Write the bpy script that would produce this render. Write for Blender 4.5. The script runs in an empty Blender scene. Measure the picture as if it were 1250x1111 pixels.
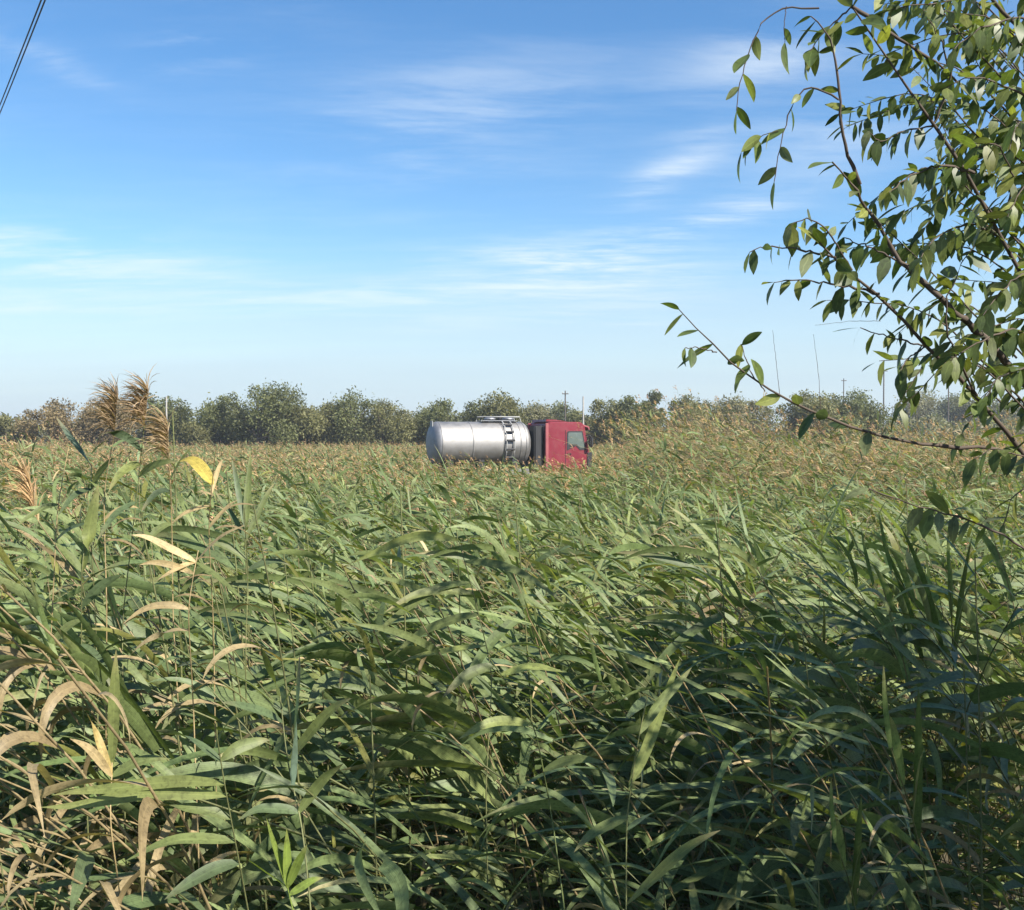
import bpy, bmesh, math, random
import numpy as np
from mathutils import Vector, Matrix, Euler

random.seed(7)
rng = np.random.default_rng(11)
scene = bpy.context.scene
COL = scene.collection

# ------------------------------------------------------------------ camera
CAM_Z = 3.1
HFOV = math.radians(50.0)
FPX = 625.0 / math.tan(HFOV / 2)          # focal length in photograph pixels (1250 wide)
HORIZON = 528.0
PITCH = math.atan((555.5 - HORIZON) / FPX)
cam_data = bpy.data.cameras.new('camera')
cam_data.sensor_width = 36.0
cam_data.angle = HFOV
cam_data.clip_start = 0.05
cam_data.clip_end = 9000
cam = bpy.data.objects.new('camera', cam_data)
cam.location = (0, 0, CAM_Z)
cam.rotation_euler = (math.pi / 2 - PITCH, 0, 0)
COL.objects.link(cam)
scene.camera = cam

# ------------------------------------------------------------------ sky and sun
SUN_EL = math.radians(42)
SUN_DIR = Vector((0.80 * math.cos(SUN_EL), -0.60 * math.cos(SUN_EL), math.sin(SUN_EL)))  # towards the sun
world = bpy.data.worlds.new('World')
scene.world = world
world.use_nodes = True
wn, wl = world.node_tree.nodes, world.node_tree.links
wn.clear()


def N(nodes, typ, **kw):
    n = nodes.new(typ)
    for k, v in kw.items():
        setattr(n, k, v)
    return n


def setin(n, **kw):
    for k, v in kw.items():
        n.inputs[k.replace('_', ' ')].default_value = v


def math_node(nodes, links, op, a, b=None, clamp=False):
    m = nodes.new('ShaderNodeMath')
    m.operation = op
    m.use_clamp = clamp
    for i, v in enumerate((a, b)):
        if v is None:
            continue
        if isinstance(v, (int, float)):
            m.inputs[i].default_value = v
        else:
            links.new(v, m.inputs[i])
    return m.outputs[0]


sky = N(wn, 'ShaderNodeTexSky', sky_type='NISHITA')
sky.sun_disc = False
sky.sun_elevation = SUN_EL
sky.sun_rotation = math.atan2(SUN_DIR.x, SUN_DIR.y)
sky.altitude = 0
sky.air_density = 1.0
sky.dust_density = 0.4
sky.ozone_density = 3.0
tc = N(wn, 'ShaderNodeTexCoord')
sep = N(wn, 'ShaderNodeSeparateXYZ')
wl.new(tc.outputs['Generated'], sep.inputs[0])
X, Y, Z = sep.outputs
zc = math_node(wn, wl, 'MAXIMUM', Z, 0.0)
den = math_node(wn, wl, 'ADD', zc, 0.10)
U = math_node(wn, wl, 'DIVIDE', X, den)
V = math_node(wn, wl, 'DIVIDE', Y, den)
comb = N(wn, 'ShaderNodeCombineXYZ')
wl.new(U, comb.inputs[0]); wl.new(V, comb.inputs[1])
mp = N(wn, 'ShaderNodeMapping')
mp.inputs['Rotation'].default_value = (0, 0, math.radians(24))
mp.inputs['Scale'].default_value = (0.5, 1.5, 1)
mp.inputs['Location'].default_value = (3.1, 1.7, 0)
wl.new(comb.outputs[0], mp.inputs['Vector'])
warp = N(wn, 'ShaderNodeTexNoise')
setin(warp, Scale=0.9, Detail=3.0)
wl.new(mp.outputs[0], warp.inputs['Vector'])
wmix = N(wn, 'ShaderNodeMixRGB', blend_type='ADD')
wmix.inputs[0].default_value = 0.55
wl.new(mp.outputs[0], wmix.inputs[1]); wl.new(warp.outputs['Color'], wmix.inputs[2])
c1 = N(wn, 'ShaderNodeTexNoise')
setin(c1, Scale=2.6, Detail=12.0, Roughness=0.66)
wl.new(wmix.outputs[0], c1.inputs['Vector'])
r1 = N(wn, 'ShaderNodeMapRange', interpolation_type='SMOOTHSTEP')
setin(r1, From_Min=0.36, From_Max=0.76, To_Min=0.0, To_Max=0.78)
wl.new(c1.outputs['Fac'], r1.inputs['Value'])
az_ = math_node(wn, wl, 'ARCTAN2', X, Y)
el_ = math_node(wn, wl, 'ARCSINE', Z)
wob = N(wn, 'ShaderNodeSeparateXYZ'); wl.new(warp.outputs['Color'], wob.inputs[0])
el_w = math_node(wn, wl, 'ADD', el_, math_node(wn, wl, 'MULTIPLY', math_node(wn, wl, 'SUBTRACT', wob.outputs[0], 0.5), 0.11))
# banks of cirrus: azimuth, elevation, half sizes (degrees), tilt, amount
BANKS = [(-3.0, 16.0, 8, 2.8, 10, 0.55), (3.4, 8.6, 6.0, 1.5, -4, 1.5), (9.5, 10.6, 4.5, 0.9, 12, 1.4), (-15.5, 18.6, 2.4, 0.8, 5, 1.0), (-17, 23.5, 6, 1.6, -15, 0.5),
         (-23, 17.6, 3.0, 0.5, -14, 0.6), (13, 18.8, 4, 2.0, 10, 0.7), (8, 13.2, 2.5, 0.7, 15, 1.0), (16, 14, 5, 1.2, 0, 0.5), (-22, 8.0, 7.5, 1.5, 2, 0.9), (-8, 7.0, 9, 1.2, 2, 0.8),
         (40, 20, 12, 3, 8, 0.7), (-45, 15, 12, 3, -6, 0.7), (75, 12, 14, 3, 5, 0.7), (-85, 22, 15, 4, 10, 0.7), (120, 25, 16, 4, 4, 0.7), (-130, 14, 16, 3, 0, 0.7), (170, 20, 16, 4, 8, 0.7)]
tot = None
for (ba, be, ha, he, tl, amt) in BANKS:
    da = math_node(wn, wl, 'SUBTRACT', az_, math.radians(ba)); de = math_node(wn, wl, 'SUBTRACT', el_w, math.radians(be))
    ct, st_ = math.cos(math.radians(tl)), math.sin(math.radians(tl))
    ra = math_node(wn, wl, 'ADD', math_node(wn, wl, 'MULTIPLY', da, ct), math_node(wn, wl, 'MULTIPLY', de, st_))
    re = math_node(wn, wl, 'SUBTRACT', math_node(wn, wl, 'MULTIPLY', de, ct), math_node(wn, wl, 'MULTIPLY', da, st_))
    qa = math_node(wn, wl, 'POWER', math_node(wn, wl, 'DIVIDE', ra, math.radians(ha)), 2.0)
    qe = math_node(wn, wl, 'POWER', math_node(wn, wl, 'DIVIDE', re, math.radians(he)), 2.0)
    g_ = math_node(wn, wl, 'MULTIPLY', math_node(wn, wl, 'POWER', 2.718, math_node(wn, wl, 'MULTIPLY', math_node(wn, wl, 'ADD', qa, qe), -1.0)), amt)
    tot = g_ if tot is None else math_node(wn, wl, 'ADD', tot, g_)
wisp = math_node(wn, wl, 'MULTIPLY', math_node(wn, wl, 'ADD', tot, 0.06), r1.outputs[0], True)
# thin veil of high cloud that thickens towards the horizon by its longer path
c2 = N(wn, 'ShaderNodeTexNoise')
setin(c2, Scale=0.34, Detail=5.0, Roughness=0.55)
wl.new(wmix.outputs[0], c2.inputs['Vector'])
elv = math_node(wn, wl, 'ADD', zc, math_node(wn, wl, 'MULTIPLY', math_node(wn, wl, 'SUBTRACT', c2.outputs['Fac'], 0.5), -0.16))
r2 = N(wn, 'ShaderNodeMapRange', interpolation_type='SMOOTHSTEP')
setin(r2, From_Min=0.20, From_Max=0.02, To_Min=0.0, To_Max=0.84)
wl.new(elv, r2.inputs['Value'])
hs = N(wn, 'ShaderNodeHueSaturation')
setin(hs, Hue=0.5, Saturation=1.24, Value=1.0)
wl.new(sky.outputs[0], hs.inputs['Color'])
cm0 = N(wn, 'ShaderNodeMixRGB')
wl.new(r2.outputs[0], cm0.inputs[0]); wl.new(hs.outputs[0], cm0.inputs[1])
cm0.inputs[2].default_value = (3.35, 4.25, 4.95, 1)
cm = N(wn, 'ShaderNodeMixRGB')
wl.new(wisp, cm.inputs[0]); wl.new(cm0.outputs[0], cm.inputs[1])
cm.inputs[2].default_value = (5.3, 5.8, 6.2, 1)
bg = N(wn, 'ShaderNodeBackground')
bg.inputs['Strength'].default_value = 0.088
wl.new(cm.outputs[0], bg.inputs['Color'])
wo = N(wn, 'ShaderNodeOutputWorld')
wl.new(bg.outputs[0], wo.inputs['Surface'])

sun = bpy.data.lights.new('sun', 'SUN')
sun.energy = 5.0
sun.angle = math.radians(0.53)
sun.color = (1.0, 0.94, 0.84)
sun_o = bpy.data.objects.new('sun', sun)
sun_o.rotation_euler = (-SUN_DIR).to_track_quat('-Z', 'Y').to_euler()
sun_o.location = (20, -20, 30)
COL.objects.link(sun_o)

scene.view_settings.view_transform = 'Standard'
scene.view_settings.look = 'None'
scene.view_settings.gamma = 1.0
scene.view_settings.exposure = 1.06
scene.view_settings.use_curve_mapping = False
scene.render.engine = 'CYCLES'
scene.cycles.max_bounces = 6
scene.cycles.transparent_max_bounces = 6
scene.cycles.use_denoising = True


# ------------------------------------------------------------------ helpers
def at(px, py, d):
    """a point of the place seen at photograph pixel (px, py), d metres ahead along the view"""
    xc = (px - 625.0) / FPX
    yc = (555.5 - py) / FPX
    c, s = math.cos(PITCH), math.sin(PITCH)
    return np.array((xc * d, d * c + yc * d * s, CAM_Z - d * s + yc * d * c))


def tag(o, label=None, cat=None, group=None, kind=None):
    if label: o['label'] = label
    if cat: o['category'] = cat
    if group: o['group'] = group
    if kind: o['kind'] = kind
    return o


def empty(name, loc=(0, 0, 0), rz=0.0):
    o = bpy.data.objects.new(name, None)
    o.location = loc
    o.rotation_euler = (0, 0, rz)
    o.empty_display_size = 0.2
    COL.objects.link(o)
    return o


def link(name, me, parent=None):
    o = bpy.data.objects.new(name, me)
    if parent is not None:
        o.parent = parent
    COL.objects.link(o)
    return o


def mesh_np(name, verts, faces, mat, cols=None, uvs=None, smooth=True):
    """verts (N,3); faces (M,k) quads or tris; cols per vertex; uvs per vertex"""
    me = bpy.data.meshes.new(name)
    verts = np.ascontiguousarray(verts, dtype=np.float32)
    faces = np.ascontiguousarray(faces, dtype=np.int32)
    m, k = faces.shape
    me.vertices.add(len(verts)); me.vertices.foreach_set('co', verts.ravel())
    me.loops.add(m * k); me.loops.foreach_set('vertex_index', faces.ravel())
    me.polygons.add(m)
    me.polygons.foreach_set('loop_start', np.arange(0, m * k, k, dtype=np.int32))
    if cols is not None:
        ca = me.color_attributes.new('tint', 'FLOAT_COLOR', 'POINT')
        c4 = np.ones((len(verts), 4), dtype=np.float32); c4[:, :3] = cols
        ca.data.foreach_set('color', c4.ravel())
    if uvs is not None:
        ul = me.uv_layers.new(name='UVMap')
        ul.data.foreach_set('uv', np.ascontiguousarray(uvs[faces.ravel()], dtype=np.float32).ravel())
    me.materials.append(mat)
    me.update(calc_edges=True)
    me.polygons.foreach_set('use_smooth', np.full(m, smooth, dtype=bool))
    return me


def leaf_strips(base, az, e0, droop, L, W, bend, roll, twist, col, S=6, fold=0.0, tipcol=None, tipamt=None, shape='reed'):
    """many blades at once -> verts, faces, cols, uvs"""
    n = len(base)
    t = np.linspace(0, 1, S + 1)
    e = e0[:, None] - droop[:, None] * (t[None, :] ** 1.4)
    a = az[:, None] + bend[:, None] * t[None, :]
    T = np.stack([np.cos(e) * np.cos(a), np.cos(e) * np.sin(a), np.sin(e)], -1)
    step = (L / S)[:, None, None] * 0.5 * (T[:, 1:] + T[:, :-1])
    P = np.concatenate([np.zeros((n, 1, 3)), np.cumsum(step, 1)], 1) + base[:, None, :]
    Hs = np.stack([-np.sin(a), np.cos(a), np.zeros_like(a)], -1)
    Nn = np.cross(T, Hs)
    r = roll[:, None] + twist[:, None] * t[None, :]
    side = Hs * np.cos(r)[..., None] + Nn * np.sin(r)[..., None]
    nor = np.cross(T, side)
    if shape == 'reed':
        w = (t + 0.10) ** 0.45 * (1 - t) ** 0.75
    elif shape == 'ovate':
        w = np.sin(np.pi * np.clip(t * 0.97 + 0.015, 0, 1) ** 0.80) ** 0.85
    else:
        w = np.ones_like(t) * (1 - 0.7 * t)
    w = w / w.max()
    hw = 0.5 * W[:, None] * w[None, :]
    if fold is None:
        V = np.stack([P - side * hw[..., None], P + side * hw[..., None]], 2)
        us = np.array([0, 1.0]); k = 2
    else:
        V = np.stack([P - side * hw[..., None], P - nor * (hw * fold)[..., None], P + side * hw[..., None]], 2)
        us = np.array([0, .5, 1.0]); k = 3
    C = np.broadcast_to(col[:, None, None, :], (n, S + 1, k, 3)).copy()
    if tipcol is not None:
        f = np.clip((t - 0.55) / 0.45, 0, 1)[None, :, None, None] * tipamt[:, None, None, None]
        C = C * (1 - f) + np.asarray(tipcol)[None, None, None, :] * f
    uv = np.zeros((n, S + 1, k, 2)); uv[..., 0] = us[None, None, :]; uv[..., 1] = t[None, :, None]
    i = np.arange(S)[:, None] * k + np.arange(k - 1)[None, :]
    i = i.ravel()
    q = np.stack([i, i + 1, i + 1 + k, i + k], -1)
    F = (np.arange(n) * (S + 1) * k)[:, None, None] + q[None]
    return V.reshape(-1, 3), F.reshape(-1, 4), C.reshape(-1, 3), uv.reshape(-1, 2)


def tubes(paths, radii, col, sides=4):
    """paths (N,S+1,3), radii (N,S+1)"""
    n, s1, _ = paths.shape
    T = np.gradient(paths, axis=1)
    T /= np.linalg.norm(T, axis=-1, keepdims=True) + 1e-9
    up = np.where(np.abs(T[..., 2:3]) > 0.9, np.array([1.0, 0, 0]), np.array([0, 0, 1.0]))
    A = np.cross(T, up); A /= np.linalg.norm(A, axis=-1, keepdims=True) + 1e-9
    B = np.cross(T, A)
    ph = np.linspace(0, 2 * np.pi, sides, endpoint=False)
    V = paths[:, :, None, :] + radii[:, :, None, None] * (A[:, :, None, :] * np.cos(ph)[None, None, :, None] + B[:, :, None, :] * np.sin(ph)[None, None, :, None])
    i = np.arange(s1 - 1)[:, None] * sides; j = np.arange(sides)[None, :]; j2 = (j + 1) % sides
    q = np.stack([i + j, i + j2, i + sides + j2, i + sides + j], -1).reshape(-1, 4)
    F = (np.arange(n) * s1 * sides)[:, None, None] + q[None]
    C = np.broadcast_to(np.asarray(col)[:, None, None, :], (n, s1, sides, 3))
    uv = np.zeros((n * s1 * sides, 2)); uv[:, 0] = 0.25
    return V.reshape(-1, 3), F.reshape(-1, 4), C.reshape(-1, 3), uv


class Acc:
    def __init__(self): self.v, self.f, self.c, self.u, self.n = [], [], [], [], 0

    def add(self, part):
        v, f, c, u = part
        self.v.append(v); self.f.append(f + self.n); self.c.append(c); self.u.append(u); self.n += len(v)

    def mesh(self, name, mat):
        return mesh_np(name, np.concatenate(self.v), np.concatenate(self.f), mat, np.concatenate(self.c), np.concatenate(self.u))


def new_mat(name):
    m = bpy.data.materials.new(name)
    m.use_nodes = True
    m.node_tree.nodes.clear()
    return m, m.node_tree.nodes, m.node_tree.links


def blade_material(name, transl=0.32, rough=0.42, rib=0.0, veins=70.0, spec=0.5):
    m, n, l = new_mat(name)
    at_ = N(n, 'ShaderNodeAttribute', attribute_name='tint')
    uv = N(n, 'ShaderNodeUVMap')
    sp = N(n, 'ShaderNodeSeparateXYZ'); l.new(uv.outputs[0], sp.inputs[0])
    geo = N(n, 'ShaderNodeNewGeometry')
    nz = N(n, 'ShaderNodeTexNoise'); setin(nz, Scale=9.0, Detail=5.0, Roughness=0.65)
    l.new(geo.outputs['Position'], nz.inputs['Vector'])
    mr = N(n, 'ShaderNodeMapRange'); setin(mr, From_Min=0.25, From_Max=0.75, To_Min=0.62, To_Max=1.34)
    l.new(nz.outputs['Fac'], mr.inputs['Value'])
    # fine parallel veins across the blade
    wv = math_node(n, l, 'SINE', math_node(n, l, 'MULTIPLY', sp.outputs[0], veins))
    vs = math_node(n, l, 'ADD', math_node(n, l, 'MULTIPLY', wv, 0.12), 1.0)
    sp2 = N(n, 'ShaderNodeTexNoise'); setin(sp2, Scale=70.0, Detail=3.0, Roughness=0.6)
    l.new(geo.outputs['Position'], sp2.inputs['Vector'])
    mr2 = N(n, 'ShaderNodeMapRange'); setin(mr2, From_Min=0.3, From_Max=0.5, To_Min=0.62, To_Max=1.0)
    l.new(sp2.outputs['Fac'], mr2.inputs['Value'])
    k = math_node(n, l, 'MULTIPLY', math_node(n, l, 'MULTIPLY', mr.outputs[0], vs), mr2.outputs[0])
    if rib:
        d = math_node(n, l, 'ABSOLUTE', math_node(n, l, 'SUBTRACT', sp.outputs[0], 0.5))
        rb = N(n, 'ShaderNodeMapRange'); setin(rb, From_Min=0.0, From_Max=0.07, To_Min=1.0 + rib, To_Max=1.0)
        l.new(d, rb.inputs['Value'])
        k = math_node(n, l, 'MULTIPLY', k, rb.outputs[0])
    mul = N(n, 'ShaderNodeVectorMath', operation='SCALE')
    l.new(at_.outputs['Color'], mul.inputs[0]); l.new(k, mul.inputs['Scale'])
    p = N(n, 'ShaderNodeBsdfPrincipled')
    p.inputs['Roughness'].default_value = rough
    p.inputs['Specular IOR Level'].default_value = spec
    l.new(mul.outputs[0], p.inputs['Base Color'])
    tr = N(n, 'ShaderNodeBsdfTranslucent')
    tcx = N(n, 'ShaderNodeMixRGB', blend_type='MULTIPLY'); tcx.inputs[0].default_value = 1
    l.new(mul.outputs[0], tcx.inputs[1]); tcx.inputs[2].default_value = (1.5, 1.6, 0.6, 1)
    l.new(tcx.outputs[0], tr.inputs['Color'])
    mx = N(n, 'ShaderNodeMixShader'); mx.inputs[0].default_value = transl
    l.new(p.outputs[0], mx.inputs[1]); l.new(tr.outputs[0], mx.inputs[2])
    o = N(n, 'ShaderNodeOutputMaterial'); l.new(mx.outputs[0], o.inputs['Surface'])
    return m


def paint(name, color, rough=0.5, metal=0.0, spec=0.5, var=0.12, scale=3.0, coat=0.0, bump=0.0, dirt=None):
    m, n, l = new_mat(name)
    p = N(n, 'ShaderNodeBsdfPrincipled')
    tcn = N(n, 'ShaderNodeTexCoord')
    nz = N(n, 'ShaderNodeTexNoise'); setin(nz, Scale=scale, Detail=6.0, Roughness=0.6)
    l.new(tcn.outputs['Object'], nz.inputs['Vector'])
    mr = N(n, 'ShaderNodeMapRange'); setin(mr, From_Min=0.3, From_Max=0.7, To_Min=1 - var, To_Max=1 + var)
    l.new(nz.outputs['Fac'], mr.inputs['Value'])
    mul = N(n, 'ShaderNodeVectorMath', operation='SCALE')
    mul.inputs[0].default_value = color[:3]
    l.new(mr.outputs[0], mul.inputs['Scale'])
    src = mul.outputs[0]
    if dirt:
        nz2 = N(n, 'ShaderNodeTexNoise'); setin(nz2, Scale=scale * 2.3, Detail=8.0, Roughness=0.7)
        l.new(tcn.outputs['Object'], nz2.inputs['Vector'])
        m2 = N(n, 'ShaderNodeMapRange'); setin(m2, From_Min=0.45, From_Max=0.8, To_Min=0.0, To_Max=0.7)
        l.new(nz2.outputs['Fac'], m2.inputs['Value'])
        mixd = N(n, 'ShaderNodeMixRGB'); l.new(m2.outputs[0], mixd.inputs[0]); l.new(src, mixd.inputs[1])
        mixd.inputs[2].default_value = (*dirt, 1)
        src = mixd.outputs[0]
    l.new(src, p.inputs['Base Color'])
    rr = N(n, 'ShaderNodeMapRange'); setin(rr, From_Min=0.2, From_Max=0.8, To_Min=rough * 0.8, To_Max=min(1, rough * 1.25))
    l.new(nz.outputs['Fac'], rr.inputs['Value']); l.new(rr.outputs[0], p.inputs['Roughness'])
    p.inputs['Metallic'].default_value = metal
    p.inputs['Specular IOR Level'].default_value = spec
    p.inputs['Coat Weight'].default_value = coat
    if bump:
        b = N(n, 'ShaderNodeBump'); b.inputs['Strength'].default_value = bump
        l.new(nz.outputs['Fac'], b.inputs['Height']); l.new(b.outputs[0], p.inputs['Normal'])
    o = N(n, 'ShaderNodeOutputMaterial'); l.new(p.outputs[0], o.inputs['Surface'])
    return m


# ------------------------------------------------------------------ ground
def sstep(a, b, x):
    t = np.clip((x - a) / (b - a), 0, 1)
    return t * t * (3 - 2 * t)


def ground_z(x, y):
    x = np.asarray(x, float); y = np.asarray(y, float)
    bank = 1.45 * (1 - sstep(0.9, 3.2, y + 0.15 * np.sin(x * 1.3)))
    und = 0.06 * np.sin(x * 0.35 + 1) * np.cos(y * 0.27) * sstep(3, 12, y)
    return bank + und


def smooth_noise(x, y, s, seed=0):
    """cheap value noise in -1..1"""
    g = np.random.default_rng(seed).uniform(-1, 1, (64, 64))
    u = np.asarray(x) / s; v = np.asarray(y) / s
    i = np.floor(u).astype(int); j = np.floor(v).astype(int)
    fu = u - i; fv = v - j; fu = fu * fu * (3 - 2 * fu); fv = fv * fv * (3 - 2 * fv)
    def G(a, b): return g[a % 64, b % 64]
    return (G(i, j) * (1 - fu) + G(i + 1, j) * fu) * (1 - fv) + (G(i, j + 1) * (1 - fu) + G(i + 1, j + 1) * fu) * fv


m, n, l = new_mat('marsh_soil')
geo = N(n, 'ShaderNodeNewGeometry')
nz = N(n, 'ShaderNodeTexNoise'); setin(nz, Scale=1.7, Detail=9.0, Roughness=0.65)
l.new(geo.outputs['Position'], nz.inputs['Vector'])
cr = N(n, 'ShaderNodeValToRGB')
cr.color_ramp.elements[0].position = 0.3; cr.color_ramp.elements[0].color = (0.035, 0.028, 0.018, 1)
cr.color_ramp.elements[1].position = 0.72; cr.color_ramp.elements[1].color = (0.13, 0.105, 0.055, 1)
l.new(nz.outputs['Fac'], cr.inputs[0])
p = N(n, 'ShaderNodeBsdfPrincipled'); p.inputs['Roughness'].default_value = 0.95
l.new(cr.outputs[0], p.inputs['Base Color'])
b = N(n, 'ShaderNodeBump'); setin(b, Strength=0.6, Distance=0.05); l.new(nz.outputs['Fac'], b.inputs['Height']); l.new(b.outputs[0], p.inputs['Normal'])
o = N(n, 'ShaderNodeOutputMaterial'); l.new(p.outputs[0], o.inputs['Surface'])
M_SOIL = m

k = np.linspace(-1, 1, 161)
gx = 2400 * np.sinh(6.0 * k) / math.sinh(6.0)
gy = -60 + 3000 * (np.sinh(6.2 * np.linspace(0.0, 1, 161)) / math.sinh(6.2))
gy = np.concatenate([[-400], np.linspace(-60, 16, 60), 16 + 3000 * (np.expm1(6.5 * np.linspace(0.01, 1, 110)) / math.expm1(6.5))])
GX, GY = np.meshgrid(gx, gy, indexing='ij')
GZ = ground_z(GX, GY)
nv = np.stack([GX, GY, GZ], -1).reshape(-1, 3)
a_, b_ = len(gx), len(gy)
ii = (np.arange(a_ - 1)[:, None] * b_ + np.arange(b_ - 1)[None, :]).ravel()
gf = np.stack([ii, ii + b_, ii + b_ + 1, ii + 1], -1)
ground = link('ground', mesh_np('ground', nv, gf, M_SOIL))
tag(ground, 'dark marshy soil under the reed bed', 'ground', kind='structure')

# ------------------------------------------------------------------ reeds
M_REED = blade_material('reed_blade', 0.26, 0.50, rib=0.25, veins=60, spec=0.28)
M_REED_FAR = blade_material('reed_mass', 0.28, 0.52, rib=0.0, veins=40, spec=0.28)

GREENS = 0.95 * np.array([1.07, 1.09, 1.02]) * np.array([[0.150, 0.190, 0.070], [0.190, 0.225, 0.095], [0.105, 0.145, 0.055], [0.225, 0.250, 0.100], [0.165, 0.205, 0.105], [0.125, 0.170, 0.075]])
YELLOW = np.array([0.22, 0.22, 0.06])
TAN = np.array([0.40, 0.31, 0.165])
BROWN = np.array([0.22, 0.165, 0.085])
PLUME = np.array([0.34, 0.232, 0.135])
WIND = math.pi * 0.97       # the wind bends everything to the left


def stem_path(base, H, lean, wa, S):
    s = np.linspace(0, 1, S + 1)[None, :, None]
    d = np.stack([np.cos(wa), np.sin(wa), np.zeros_like(wa)], -1)[:, None, :]
    P = base[:, None, :] + d * (lean * H)[:, None, None] * s ** 2.2
    P = P + np.array([0, 0, 1.0]) * (H * (1 - 0.28 * np.minimum(lean, 1.4)))[:, None, None] * (s - 0.10 * lean[:, None, None] * s ** 3)
    return P


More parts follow.
